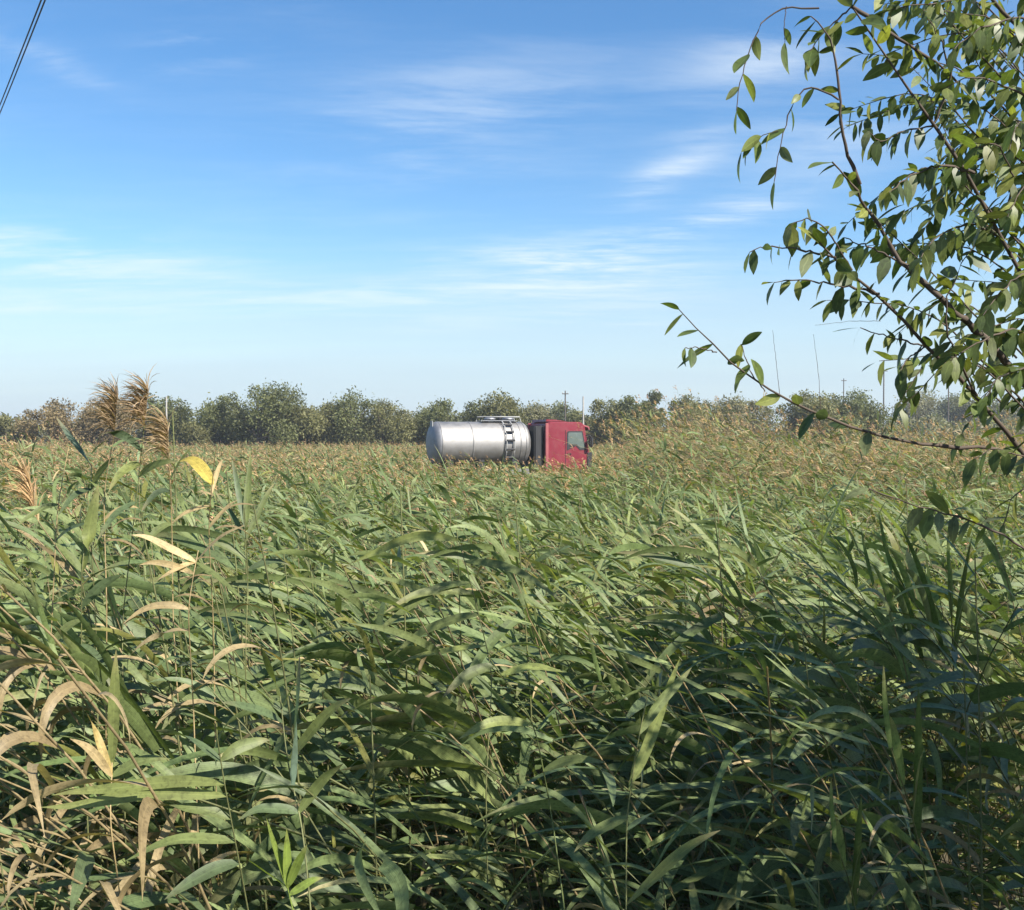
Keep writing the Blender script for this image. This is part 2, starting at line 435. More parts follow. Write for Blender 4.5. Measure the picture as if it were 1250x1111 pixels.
def reeds(base, H, lod, r, brown=None, plume_p=0.3, wspread=0.55):
    """arrays of base (N,3), heights -> dict of part arrays. lod 0 near .. 3 far"""
    n = len(base)
    brown = np.zeros(n) if brown is None else brown
    wa = WIND + r.normal(0, wspread * 0.55, n) + 0.75 * smooth_noise(base[:, 0], base[:, 1], 2.2, 14)
    wa = np.where((r.uniform(0, 1, n) < 0.22) & (n > 1), wa + math.pi * r.uniform(0.6, 1.2, n), wa)
    lean = np.clip(r.normal(0.46, 0.24, n), 0.02, 1.15)
    SS = (8, 6, 4, 2)[lod]
    path = stem_path(base, H, lean, wa, SS)
    nl = (12, 10, 7, 5)[lod]
    LS = (8, 5, 3, 2)[lod]
    lo = (0.16, 0.22, 0.40, 0.60)[lod]
    s = np.linspace(lo, 0.99, nl)[None, :] + r.uniform(-0.03, 0.03, (n, nl))
    s = np.clip(s, 0, 1)
    f = s * SS; i0 = np.minimum(f.astype(int), SS - 1); fr = (f - i0)[..., None]
    ar = np.arange(n)[:, None]
    B = path[ar, i0] * (1 - fr) + path[ar, i0 + 1] * fr
    sgn = np.where(np.arange(nl) % 2 == 0, 1, -1)[None, :]
    az = wa[:, None] + sgn * np.abs(r.normal(0.38, 0.30, (n, nl))) + r.normal(0, wspread * 0.6, (n, nl))
    e0 = np.radians(10 + 30 * s ** 3 + r.normal(0, 13, (n, 1)) + np.where(r.uniform(0, 1, (n, 1)) < 0.15, 26, 0) + r.normal(0, 13, (n, nl)))
    droop = np.radians(np.clip(r.normal(40, 14, (n, 1)) + r.normal(0, 16, (n, nl)), 0, 140))
    prof = np.clip(1.15 - 1.6 * (s - 0.62) ** 2 / 0.38 ** 2 * 0.45, 0.45, 1.2)
    L = r.uniform(0.34, 0.68, (n, nl)) * prof
    W = (0.024 + 0.036 * r.uniform(0, 1, (n, nl)) ** 1.5) * prof
    if lod == 1: W *= 1.38; L *= 1.18
    if lod >= 2: W *= 1.5; L *= 1.15
    if lod == 3: W *= 1.8; L *= 1.25
    g = GREENS[r.integers(0, len(GREENS), (n, 1))] * 0.6 + GREENS[r.integers(0, len(GREENS), (n, nl))] * 0.4
    g = g * r.uniform(0.78, 1.22, (n, nl, 1))
    u = r.uniform(0, 1, (n, nl))
    dead = (u < np.clip(1.0 - s * 1.45, 0.13, 0.88)) | (u < brown[:, None] * 0.75)
    yel = (u > 0.955)
    dc = TAN * r.uniform(0.6, 1.3, (n, nl, 1))
    dc = np.where(r.uniform(0, 1, (n, nl, 1)) < 0.4, BROWN * r.uniform(0.7, 1.3, (n, nl, 1)), dc)
    g = np.where(dead[..., None], dc, g)
    g = np.where((yel & ~dead)[..., None], YELLOW * r.uniform(0.7, 1.1, (n, nl, 1)), g)
    droop = np.where(dead, droop + r.uniform(0.2, 1.5, droop.shape), droop)
    W = np.where(dead, W * 0.50, W)
    L = np.where(dead, L * r.uniform(0.45, 0.85, L.shape), L)
    out = dict(path=path, SS=SS)
    out['leaf'] = dict(base=B, az=az, e0=e0, droop=droop, L=L, W=W, bend=r.normal(0, 0.45, (n, nl)) * 1.0, roll=r.normal(0, 0.5, (n, nl)) + r.normal(0, 0.35, (n, 1)),
                       twist=r.normal(0, 0.7, (n, nl)), col=g, tip=np.where(u < 0.35, r.uniform(0.2, 0.9, (n, nl)), 0.0))
    out['LS'] = LS
    rad = np.linspace(0.0050, 0.0022, SS + 1)[None, :] * r.uniform(0.8, 1.25, (n, 1))
    if lod == 3: rad = rad * 1.6
    sc = np.where(r.uniform(0, 1, (n, 1)) < 0.35 + brown[:, None] * 0.5, TAN * 0.85, np.array([[0.19, 0.20, 0.085]]))
    out['stem'] = (path, rad, sc * r.uniform(0.75, 1.1, (n, 1)))
    # feathery seed head, hanging downwind
    ip = np.where(r.uniform(0, 1, n) < np.clip(plume_p + brown * 0.5 * (plume_p > 0), 0, 1))[0]
    out['plume'] = None
    if len(ip):
        nb = (130, 20, 8, 5)[lod]
        m_ = len(ip)
        top = path[ip, -1]
        q = r.uniform(0, 1, (m_, nb))
        rise = np.array([0, 0, 1.0]) * 0.16 + np.stack([np.cos(wa[ip]), np.sin(wa[ip]), 0 * wa[ip]], -1) * 0.06
        Bp = top[:, None, :] + rise[:, None, :] * q[..., None]
        out['plume'] = dict(base=Bp, az=wa[ip][:, None] + r.normal(0, 0.65, (m_, nb)), e0=np.radians(r.normal(52, 14, (m_, nb))), droop=np.radians(r.normal(62, 25, (m_, nb))),
                            L=r.uniform(0.10, 0.20, (m_, nb)) * (1.15 - 0.5 * q), W=np.full((m_, nb), (0.0036, 0.008, 0.016, 0.034)[lod]) * r.uniform(0.7, 1.4, (m_, nb)),
                            bend=r.normal(0, 0.4, (m_, nb)), roll=r.uniform(-1.5, 1.5, (m_, nb)), twist=r.normal(0, 0.8, (m_, nb)),
                            col=PLUME * (1.0, 1.0, 1.25, 1.35)[lod] * r.uniform(0.6, 1.35, (m_, nb, 1)) * np.where(r.uniform(0, 1, (m_, 1, 1)) < 0.4, np.array([1.05, 0.92, 0.92]), np.array([1.1, 1.05, 0.9])),
                            tip=np.zeros((m_, nb)), idx=ip)
    return out


def strips_of(d, sel, S, fold):
    g = lambda k: d[k][sel].reshape(-1) if d[k].ndim == 2 else d[k][sel].reshape(-1, 3)
    return leaf_strips(g('base'), g('az'), g('e0'), g('droop'), g('L'), g('W'), g('bend'), g('roll'), g('twist'), g('col'), S, fold, TAN * 0.8, g('tip'))


def mass(name, base, H, lod, seed, mat, **kw):
    r = np.random.default_rng(seed)
    R = reeds(base, H, lod, r, **kw)
    acc = Acc()
    fold = 0.22 if lod == 0 else None
    acc.add(strips_of(R['leaf'], slice(None), R['LS'], fold))
    acc.add(tubes(*R['stem'], sides=(5, 4, 3, 3)[lod]))
    if R['plume'] is not None:
        acc.add(strips_of(R['plume'], slice(None), (3, 2, 2, 1)[lod], None))
    return acc.mesh(name, mat)


def canopy(x, y):
    """height of the reed tops above the ground"""
    ang = x / y
    h = 2.14 + 0.24 * smooth_noise(x, y, 1.6, 1) + 0.20 * smooth_noise(x, y, 6.0, 2)
    h = h + 0.30 * sstep(4.2, 5.6, y) * (1 - sstep(10, 18, y)) - 0.25 * sstep(4.6, 3.0, y)
    h = h + 0.34 * smooth_noise(x, y, 1.0, 21) * (1 - sstep(16, 30, y))
    # lower towards the tanker, so that its tank stands clear
    corr = sstep(-0.13, -0.085, ang) * (1 - sstep(0.085, 0.12, ang))
    h = h - corr * (0.02 * sstep(18, 40, y))
    h = h - 0.12 * sstep(25, 60, y)
    # taller, browner stands on both sides
    right = sstep(0.115, 0.16, ang) * sstep(26, 33, y) * (1 - sstep(48, 60, y))
    h = h + right * (2.3 + 0.35 * smooth_noise(x, y, 3.0, 5) - 0.95 * sstep(0.22, 0.30, ang))
    left = sstep(-0.33, -0.42, ang) * sstep(16, 24, y) * (1 - sstep(45, 60, y))
    h = h + left * (0.95 + 0.3 * smooth_noise(x, y, 3.0, 6))
    return h


def brownness(x, y):
    ang = x / y
    b = 0.08 + 0.82 * sstep(26, 43, y) + 0.25 * smooth_noise(x, y, 5.0, 9) * sstep(12, 26, y)
    b = b + 0.75 * sstep(0.10, 0.16, ang) * sstep(24, 32, y)
    b = b + 0.25 * sstep(-0.30, -0.40, ang) * sstep(8, 16, y)
    return np.clip(b, 0, 0.95)


def scatter(y0, y1, dens, r, half=0.53, pad=0.6):
    area = half * (y1 ** 2 - y0 ** 2) + 2 * pad * (y1 - y0)
    n_ = int(area * dens)
    y = np.sqrt(r.uniform(y0 ** 2, y1 ** 2, n_))
    x = r.uniform(-1, 1, n_) * (half * y + pad)
    return x, y


TRUCK_D = 54.0
TRUCK_YAW = math.radians(20)


def not_truck(x, y):
    c, s = math.cos(-TRUCK_YAW), math.sin(-TRUCK_YAW)
    dx, dy = x - TRUCK_X, y - TRUCK_D
    lx, ly = dx * c - dy * s, dx * s + dy * c
    return ~((np.abs(lx) < 4.6) & (np.abs(ly) < 1.7))


TRUCK_X = (620 - 625) / FPX * TRUCK_D


def field(name, y0, y1, dens, lod, seed, mat, plume=0.3, hmul=1.0, half=0.53, wspread=0.55):
    r = np.random.default_rng(seed)
    x, y = scatter(y0, y1, dens, r, half)
    ok = not_truck(x, y) & ~((smooth_noise(x, y, 0.85, 23) < -0.38) & (y < 24) & (r.uniform(0, 1, len(x)) < 0.85))
    x, y = x[ok], y[ok]
    base = np.stack([x, y, ground_z(x, y) - 0.02], -1)
    H = (canopy(x, y) - ground_z(x, y) * 0.8) * r.uniform(0.72, 1.10, len(x)) * hmul
    return mass(name, base, H, lod, seed + 1, mat, brown=brownness(x, y), plume_p=plume, wspread=wspread)


link_bed = []
o = link('reed_bed', field('reed_bed', 6.6, 15, 20, 1, 21, M_REED_FAR, plume=0.0))
tag(o, 'dense windblown green reeds filling the middle of the field', 'reeds', kind='stuff')
o = link('reed_bed', field('reed_bed', 15, 38, 11, 2, 31, M_REED_FAR, plume=0.10))
tag(o, 'green and tan reeds in front of the tanker truck', 'reeds', kind='stuff')
o = link('reed_bed', field('reed_bed', 38, 128, 3.6, 3, 41, M_REED_FAR, plume=0.45))
tag(o, 'brown seeding reeds around the tanker, reaching to the far trees', 'reeds', kind='stuff')
o = link('reed_undergrowth', field('reed_undergrowth', 2.9, 7.2, 15, 0, 51, M_REED, plume=0.0, hmul=0.66))
tag(o, 'lower reeds and dead blades filling gaps in the foreground', 'reeds', kind='stuff')

# individual reeds of the front rows ------------------------------------------------
PROTOS = []
for kk in range(22):
    r = np.random.default_rng(300 + kk)
    R = reeds(np.zeros((1, 3)), np.array([2.0]), 0, r, plume_p=1.0 if 15 <= kk < 18 else 0.0, wspread=0.50, brown=np.full(1, 1.1 if kk >= 18 else 0.0))
    pr = dict(leaves=[], plume=None)
    v, f, c, u = tubes(*R['stem'], sides=6)
    pr['stem'] = mesh_np('reed_stem', v, f, M_REED, c, u)
    d = R['leaf']
    for j in range(d['az'].shape[1]):
        one = {k_: a[:, j:j + 1] for k_, a in d.items()}
        v, f, c, u = strips_of(one, slice(None), 9, 0.22)
        pr['leaves'].append(mesh_np('reed_leaf', v, f, M_REED, c, u))
    if R['plume'] is not None:
        v, f, c, u = strips_of(R['plume'], slice(None), 4, None)
        pr['plume'] = mesh_np('reed_plume', v, f, M_REED, c, u)
    PROTOS.append(pr)


def place_reed(x, y, H, kk, rz, label, group):
    e = empty('reed', (x, y, float(ground_z(x, y)) - 0.02), rz)
    s = H / 1.85
    e.scale = (0.5 + 0.5 * s, 0.5 + 0.5 * s, s)
    tag(e, label, 'reed', group)
    pr = PROTOS[kk]
    link('stem', pr['stem'], e)
    for lm in pr['leaves']:
        link('leaf', lm, e)
    if pr['plume']:
        link('panicle', pr['plume'], e)
    return e


r = np.random.default_rng(77)
cnt = 0
while cnt < 235:
    y = math.sqrt(r.uniform(3.0 ** 2, 6.9 ** 2)); x = r.uniform(-0.52, 0.52) * y
    top = float(canopy(np.array([x]), np.array([y]))[0]) * r.uniform(0.86, 1.08)
    gz = float(ground_z(x, y))
    H = (min(top, 2.55) - gz * 0.75) * 1.05
    if 0.0 < (x / y * FPX + 625 - 95) < 200 and y < 5.3 and r.uniform() < 0.75: continue
    if y < 4.2: H *= 0.88
    place_reed(x, y, H, int(r.integers(0, 15)), r.normal(0, 0.35), 'green reed bending to the left in the front rows of the reed bed', 'reeds in the front rows of the reed bed')
    cnt += 1
def spline(P, n_=24):
    P = np.asarray(P, float)
    d = np.concatenate([[0], np.cumsum(np.linalg.norm(np.diff(P, axis=0), axis=1))]); d /= d[-1]
    t = np.linspace(0, 1, n_)
    out = np.stack([np.interp(t, d, P[:, k_]) for k_ in range(3)], -1)
    for _ in range(3): out[1:-1] = (out[:-2] + 2 * out[1:-1] + out[2:]) / 4
    return out




def hero_blade(name, P0, P1, w, sag, col, parent, org, rr, droop_tip=0.0, S=10):
    P0, P1 = np.asarray(P0), np.asarray(P1)
    t = np.linspace(0, 1, S + 1)[:, None]
    ln = np.linalg.norm(P1 - P0)
    mid = (P0 + P1) / 2 + np.array([0, 0, 1.0]) * sag * ln
    P = (1 - t) ** 2 * P0 + 2 * t * (1 - t) * mid + t ** 2 * P1
    wv_ = rr.uniform(0, 6.28); P = P + np.array([0, 0.3, 1.0]) * (0.022 * ln * np.sin(t * rr.uniform(5, 9) + wv_) * t)
    T = np.gradient(P, axis=0); T /= np.linalg.norm(T, axis=1, keepdims=True)
    nrm = np.array([0.25, -0.55, 0.65]) + rr.normal(0, 0.34, 3)
    nrm = nrm[None] + np.array([0, 0.5, -0.3])[None] * rr.normal(0, 1.3) * t
    side = np.cross(nrm, T); side /= np.linalg.norm(side, axis=1, keepdims=True)
    nn = np.cross(T, side)
    tt = t[:, 0]
    pw = (tt + 0.015) ** 0.55 * (1 - tt) ** 0.85; pw /= pw.max()
    hw = (0.36 * w * pw)[:, None]
    V = np.stack([P - side * hw, P - nn * hw * 0.25, P + side * hw], 1).reshape(-1, 3) - org
    i = (np.arange(S)[:, None] * 3 + np.arange(2)[None]).ravel()
    F = np.stack([i, i + 1, i + 4, i + 3], -1)
    C = np.repeat(np.asarray(col)[None], len(V), 0)
    f_ = np.clip((np.repeat(tt, 3) - 0.7) / 0.3, 0, 1)[:, None] * rr.uniform(0, 0.8)
    C = C * (1 - f_) + TAN * 0.8 * f_
    U = np.stack([np.tile([0, .5, 1.0], S + 1), np.repeat(tt, 3)], -1)
    return link(name, mesh_np('reed_leaf', V, F, M_REED, C, U), parent)


def hero_reed(label, d, stem, leaves, plume=None, scol=(0.20, 0.21, 0.09), seed=0, srad=0.0042):
    rr = np.random.default_rng(900 + seed)
    pts = [at(px + rr.normal(0, 7) * (i < len(stem) - 1), py, d + 0.08 * rr.normal(0, 1)) for i, (px, py) in enumerate(stem)]
    foot = pts[0].copy(); gz = float(ground_z(foot[0], foot[1])) - 0.02
    if foot[2] > gz: pts = [np.array([foot[0] + 0.03, foot[1], gz])] + pts
    org = np.array([pts[0][0], pts[0][1], gz])
    e = empty('reed', org)
    tag(e, label, 'reed', 'reeds standing out at the front')
    P = spline(pts, 60)
    v, f, c, u = tubes((P - org)[None], np.linspace(srad, srad * 0.45, 60)[None], np.array([scol]), 7)
    link('stem', mesh_np('reed_stem', v, f, M_REED, c, u), e)
    for (x0, y0, x1, y1, dd, w, sag, col) in leaves:
        p0 = at(x0, y0, d); p0 = P[np.argmin(np.linalg.norm(P - p0, axis=1))]
        hero_blade('leaf', p0, at(x1, y1, d + dd), w, sag, np.array(col) * rr.uniform(0.85, 1.15), e, org, rr)
    if plume:
        n_, ln, col, azp = plume; n_ = int(n_ * 3.6)
        q = rr.uniform(0, 1, n_); top = P[-1] - org
        dirp = P[-1] - P[-12]; dirp /= np.linalg.norm(dirp)
        B = top[None] + dirp[None] * (q[:, None] * ln * 0.9)
        v, f, c, u = leaf_strips(B, azp + rr.normal(0, 0.7, n_), np.radians(rr.normal(45, 18, n_)), np.radians(rr.normal(62, 24, n_)), ln * rr.uniform(0.45, 0.95, n_), np.full(n_, 0.0038), rr.normal(0, .4, n_),
                                 rr.uniform(-1.5, 1.5, n_), rr.normal(0, .8, n_), np.array(col) * rr.uniform(0.6, 1.3, (n_, 1)), 5, None)
        link('panicle', mesh_np('reed_plume', v, f, M_REED, c, u), e)
    return e


G1, G2, G3 = (0.13, 0.158, 0.055), (0.09, 0.125, 0.058), (0.175, 0.20, 0.062)
DK = (0.07, 0.10, 0.05); YL = (0.44, 0.35, 0.08); TN = (0.40, 0.305, 0.155); LM = (0.19, 0.25, 0.05); BLUE = (0.11, 0.155, 0.11)
PB = (0.31, 0.215, 0.125); PT = (0.36, 0.26, 0.15)
hero_reed('tall reed with arching dark leaf and brown plume, above the skyline at left', 4.5, [(158, 960), (152, 760), (162, 600), (176, 520)],
          [(170, 545, 120, 534, -0.1, 0.050, 0.45, DK), (166, 570, 132, 602, -0.1, 0.055, 0.35, G3), (164, 590, 215, 566, 0, 0.045, 0.3, G1), (160, 620, 118, 660, -.1, 0.045, 0.25, G2),
           (158, 650, 205, 690, 0, .045, .3, G1), (155, 690, 95, 720, -.1, .05, .25, G1)], (60, 0.17, PB, math.pi), seed=1)
hero_reed('reed with one bright yellow curled leaf beside the tall clump at left', 4.4, [(262, 960), (256, 760), (253, 640), (263, 551)],
          [(263, 551, 219, 562, -.05, 0.085, 0.36, YL), (250, 600, 208, 640, -.1, 0.030, 0.2, TN), (249, 575, 272, 562, 0, .025, .2, TN), (252, 640, 292, 610, 0, .035, .2, TN), (254, 690, 215, 735, 0, .04, .2, G1)], None, TN, 2, 0.0036)
hero_reed('reed with broad pale green upright blade below the brown plumes at left', 4.2, [(108, 1040), (106, 800), (110, 680), (116, 620)],
          [(104, 690, 120, 592, 0, 0.070, 0.05, G3), (108, 700, 60, 660, -.1, .05, .2, G1), (107, 740, 150, 700, 0, .05, .2, G2), (106, 760, 55, 800, -.1, .05, .3, G1), (107, 790, 140, 850, -.1, .05, .3, G2)], None, seed=3)
hero_reed('reed with a straight grey-blue blade slanting up to the left', 4.6, [(128, 960), (122, 760), (116, 640), (112, 570)],
          [(112, 568, 68, 510, 0, 0.040, 0.05, BLUE), (114, 600, 70, 630, -.1, .04, .3, G2), (113, 585, 140, 560, 0, .035, .3, G1)], None, seed=4)
hero_reed('slim reed with level green leaves, nearest the left edge above the field', 4.7, [(60, 960), (62, 760), (70, 620), (84, 545)],
          [(70, 620, 20, 645, -.1, .04, .25, G1), (66, 660, 115, 640, 0, .04, .3, G2), (64, 700, 15, 690, 0, .04, .3, G1)], None, TN, 5)
hero_reed('reed with dense dark brown plume left of the arching dark leaf', 4.55, [(120, 960), (122, 740), (128, 600), (140, 528)],
          [(126, 600, 80, 580, 0, .04, .3, G1), (124, 640, 170, 620, 0, .035, .3, TN)], (60, 0.17, (0.28, 0.20, 0.12), math.pi), TN, 6)
hero_reed('reed with pale brown plume just left of the yellow leaf', 4.6, [(225, 960), (215, 760), (205, 640), (206, 560)],
          [(206, 580, 235, 545, 0, .025, .2, G3), (207, 600, 172, 625, -.1, .04, .4, DK), (210, 650, 170, 680, -.1, .04, .3, G1)], (50, 0.17, PT, math.pi), TN, 7)
hero_reed('withered reed with bundle of straw coloured leaves at left', 4.1, [(236, 1040), (232, 860), (236, 740), (242, 672)],
          [(240, 684, 160, 652, -.1, .045, .1, (0.46, 0.36, 0.19)), (240, 690, 188, 712, -.1, .035, .15, TN), (238, 705, 170, 690, -.1, .035, .2, TN), (242, 680, 300, 640, 0, .03, .2, TN), (236, 740, 150, 760, -.1, .04, .3, TN),
           (234, 770, 160, 800, 0, .035, .3, (0.40, 0.31, 0.17)), (240, 690, 310, 745, 0, .045, .1, G1), (232, 860, 280, 830, 0, .03, .2, TN)], None, TN, 8)
hero_reed('upright fresh green reed with fanned tip right of the tall clump', 4.6, [(308, 960), (304, 800), (300, 700), (298, 620)],
          [(298, 625, 283, 560, 0, .035, .05, G2), (298, 620, 306, 553, 0, .04, .05, G1), (299, 640, 262, 600, 0, .035, .1, G2), (299, 645, 335, 590, 0, .035, .1, G1), (300, 680, 250, 665, -.1, .04, .25, G1),
           (301, 700, 355, 690, 0, .04, .3, G2), (303, 750, 240, 770, -.1, .045, .3, G1)], None, seed=9)
hero_reed('reed with a broad upright blue-green blade at lower left of the field', 3.3, [(380, 1130), (366, 1010), (352, 930), (342, 850)],
          [(358, 958, 366, 795, 0, 0.062, 0.0, BLUE), (345, 865, 255, 808, -.05, .05, .1, G1), (346, 880, 270, 860, -.1, .045, .15, G2), (342, 850, 318, 790, 0, .04, .0, G1), (343, 855, 372, 815, 0, .035, .1, G3),
           (350, 925, 430, 850, 0, .05, .15, G3), (350, 930, 262, 925, -.1, .045, .2, G1), (360, 985, 420, 930, 0, .05, .15, G1), (364, 1000, 290, 1000, -.1, .05, .25, G2)], None, seed=10)
hero_reed('low reed with lime green young shoots near the bottom edge', 3.0, [(362, 1150), (352, 1100), (346, 1060)],
          [(346, 1065, 325, 1000, 0, .035, .05, LM), (348, 1080, 375, 1030, 0, .035, .05, LM), (347, 1075, 300, 1050, 0, .035, .1, LM), (350, 1095, 395, 1070, 0, .03, .1, LM), (346, 1060, 350, 1010, 0, .035, 0, LM)], None, LM, 11)
hero_reed('reed with two long yellow-green blades pointing left near the bottom left', 3.2, [(300, 1150), (288, 1050), (275, 960), (265, 900)],
          [(272, 942, 62, 976, -.1, .050, .10, G3), (276, 962, 48, 986, -.15, .052, .06, G3), (280, 1000, 190, 985, -.1, .05, .15, G1), (284, 1030, 150, 1050, -.1, .06, .2, G1), (268, 910, 330, 905, 0, .05, .25, G1),
           (266, 900, 190, 890, -.1, .05, .2, G2), (290, 1070, 200, 1100, -.1, .06, .2, G2)], None, seed=12)
hero_reed('reed with a curled yellow and straw leaf above the bottom left', 3.5, [(170, 1150), (140, 1000), (132, 920), (128, 860)],
          [(170, 950, 105, 868, 0, .035, .1, (0.44, 0.33, 0.12)), (135, 930, 142, 790, 0, .05, .1, G3), (138, 960, 85, 900, -.1, .04, .2, TN), (136, 950, 205, 925, 0, .05, .2, G1)], None, TN, 13)
hero_reed('bent reed with long pale blades in the middle of the field', 4.6, [(590, 960), (588, 820), (580, 720), (560, 660)],
          [(575, 705, 455, 780, -.2, .06, .25, G1), (578, 720, 470, 745, -.2, .055, .2, G3), (582, 750, 480, 800, -.1, .06, .2, G1), (586, 790, 490, 810, -.1, .06, .1, G3), (565, 665, 430, 690, -.1, .055, .25, G3), (570, 690, 690, 735, -.1, .055, .2, G1)], None, seed=14)
hero_reed('reed with a long bare leaning stem left of the shaded corner', 3.6, [(700, 1130), (672, 990), (635, 880), (595, 800)],
          [(600, 810, 540, 850, -.1, .05, .2, G1), (610, 835, 690, 820, 0, .05, .2, G3), (640, 895, 560, 900, -.1, .05, .2, G3), (660, 950, 740, 930, 0, .045, .2, G1)], None, G1, 15)
hero_reed('reed with pale wavy blade rising into the shaded right side', 3.5, [(760, 1130), (762, 1000), (772, 920), (790, 850)],
          [(768, 940, 830, 800, 0, .05, -.1, G3), (780, 885, 845, 815, 0, .045, .1, G1), (764, 990, 700, 1040, -.1, .05, .2, G1), (800, 1090, 880, 1010, -.1, .06, .1, G3), (763, 1010, 840, 980, 0, .05, .2, G2)], None, seed=16)

for px, d, topy, kk in ((100, 5.6, 532, 17), (130, 5.9, 520, 15), (160, 6.1, 512, 16), (185, 5.7, 530, 17), (150, 5.3, 548, 16), (90, 5.2, 566, 15)):
    P = at(px, topy, d)
    place_reed(P[0] + 0.45, P[1], P[2] * 0.97, kk, r.normal(0, 0.25), 'brown plumed reed crowding behind the tall clump at left', 'plumed reeds behind the left clump')
rw = np.random.default_rng(123)
for i in range(10):
    P = at(rw.uniform(85, 225), rw.uniform(535, 610), rw.uniform(4.9, 5.8))
    place_reed(P[0] + 0.45, P[1], P[2] * 0.98, i, rw.normal(0, 0.4), 'tall green reed packed into the clump at left below the plumes', 'green reeds of the left clump')
for i in range(26):
    px, d, topy = rw.uniform(125, 275), rw.uniform(3.7, 5.2), rw.uniform(585, 800)
    if i >= 22: px, topy = rw.uniform(5, 60), rw.uniform(770, 860)
    P = at(px, topy, d)
    place_reed(P[0] + 0.40, P[1], (P[2] - float(ground_z(P[0], P[1])) * 0.8) * 1.06, 18 + i % 4, rw.normal(0, 0.4), 'withered straw-coloured reed in the dry strip at left', 'withered reeds at left')

# ------------------------------------------------------------------ background trees
M_LEAF_FAR = blade_material('far_foliage', 0.25, 0.6, veins=0.0, spec=0.2)
M_BARK = paint('bark', (0.12, 0.10, 0.075), 0.9, spec=0.2, var=0.3, scale=8, bump=0.4)


def leaf_quads(cen, size, col, r, flat=0.4):
    n_ = len(cen)
    nrm = r.normal(0, 1, (n_, 3)); nrm[:, 2] += flat; nrm /= np.linalg.norm(nrm, axis=1, keepdims=True)
    ref = r.normal(0, 1, (n_, 3)); A = np.cross(nrm, ref); A /= np.linalg.norm(A, axis=1, keepdims=True); B = np.cross(nrm, A)
    s = size[:, None]
    V = np.stack([cen - A * s, cen + B * s * 0.45 + A * s * .1, cen + A * s, cen - B * s * 0.45 + A * s * .1], 1)
    F = np.arange(n_ * 4).reshape(-1, 4)
    C = np.repeat(col, 4, 0)
    return V.reshape(-1, 3), F, C, np.tile(np.array([[.3, 0], [.3, .5], [.3, 1], [.3, .5]]), (n_, 1))


def far_tree(px, topy, wpx, d, label, hue, seed, lobes=13, squash=1.0, bare=0.0, nleaf=2600, base_frac=0.16):
    r = np.random.default_rng(seed)
    T = at(px, topy, d)
    x, y = T[0], T[1]
    h = T[2]
    R = wpx / FPX * d * 0.5 * 1.28
    e = empty('broadleaf_tree', (x, y, 0))
    tag(e, label, 'tree', 'trees along the far edge of the field')
    # lobes spread through the crown; the highest one sits under the measured top
    lc, lr = [], []
    for i in range(lobes):
        a = r.uniform(0, 2 * math.pi); q = math.sqrt(r.uniform(0, 1))
        zf = r.uniform(base_frac + 0.10, 0.78)
        wid = math.sqrt(max(0.08, 1 - ((zf - 0.5) / 0.55) ** 2))
        rr = r.uniform(0.42, 0.62) * min(R, h * 0.40)
        lc.append((math.cos(a) * q * (R * wid - rr * 0.5), math.sin(a) * q * (R * wid - rr * 0.5), zf * h)); lr.append(rr)
    rr = 0.42 * min(R, h * 0.42)
    lc.append((r.normal(0, 0.12) * R, 0, h - rr)); lr.append(rr)
    for i in range(6):      # ragged sprays breaking the outline
        a = r.uniform(0, 2 * math.pi); q = r.uniform(0.2, 0.85); zf = 0.62 + 0.32 * (1 - q) + r.uniform(-0.05, 0.06)
        lc.append((math.cos(a) * q * R, math.sin(a) * q * R, zf * h)); lr.append(r.uniform(0.14, 0.24) * min(R, h * 0.42))
    lc, lr = np.array(lc), np.array(lr)
    wgt = lr ** 2 / (lr ** 2).sum()
    li = r.choice(len(lr), nleaf, p=wgt)
    dv = r.normal(0, 1, (nleaf, 3)); dv /= np.linalg.norm(dv, axis=1, keepdims=True)
    rad = lr[li] * (0.50 + 0.5 * r.uniform(0, 1, nleaf) ** 0.6 + 0.22 * r.normal(0, 1, nleaf))
    jit = r.normal(0, 0.10, (nleaf, 3)) * lr[li][:, None]
    cen = lc[li] + jit + dv * rad[:, None] * np.array([1, 1, 0.9 * squash])
    cen[:, 2] = np.maximum(cen[:, 2], 0.25)
    lobcol = np.array(hue)[None] * r.uniform(0.75, 1.25, (len(lr), 1))
    col = lobcol[li] * r.uniform(0.82, 1.2, (nleaf, 1))
    size = r.uniform(0.10, 0.22, nleaf) * (d / 130) ** 0.7
    acc = Acc(); acc.add(leaf_quads(cen, size, col, r))
    link('crown', acc.mesh('crown', M_LEAF_FAR), e)
    # trunk and limbs
    acc = Acc()
    th = h * 0.72
    t = np.linspace(0, 1, 6)
    tp = np.stack([0.15 * np.sin(t * 3 + seed), 0.1 * np.cos(t * 2 + seed), t * th], -1)
    r0 = 0.035 * h ** 0.9
    bc = np.array([[0.13, 0.11, 0.085]])
    acc.add(tubes(tp[None], (r0 * (1.15 - t))[None], bc, 7))
    for i in range(len(lr)):
        s0 = r.uniform(0.25, 0.7); st = tp[int(s0 * 5)]
        mid = (st + lc[i]) / 2 + r.normal(0, 0.15, 3) + np.array([0, 0, -0.1])
        pth = np.stack([st, mid, lc[i]])
        acc.add(tubes(pth[None], np.array([[r0 * 0.45, r0 * 0.3, r0 * 0.1]]), bc, 5))
    link('trunk', acc.mesh('trunk', M_BARK), e)
    return e


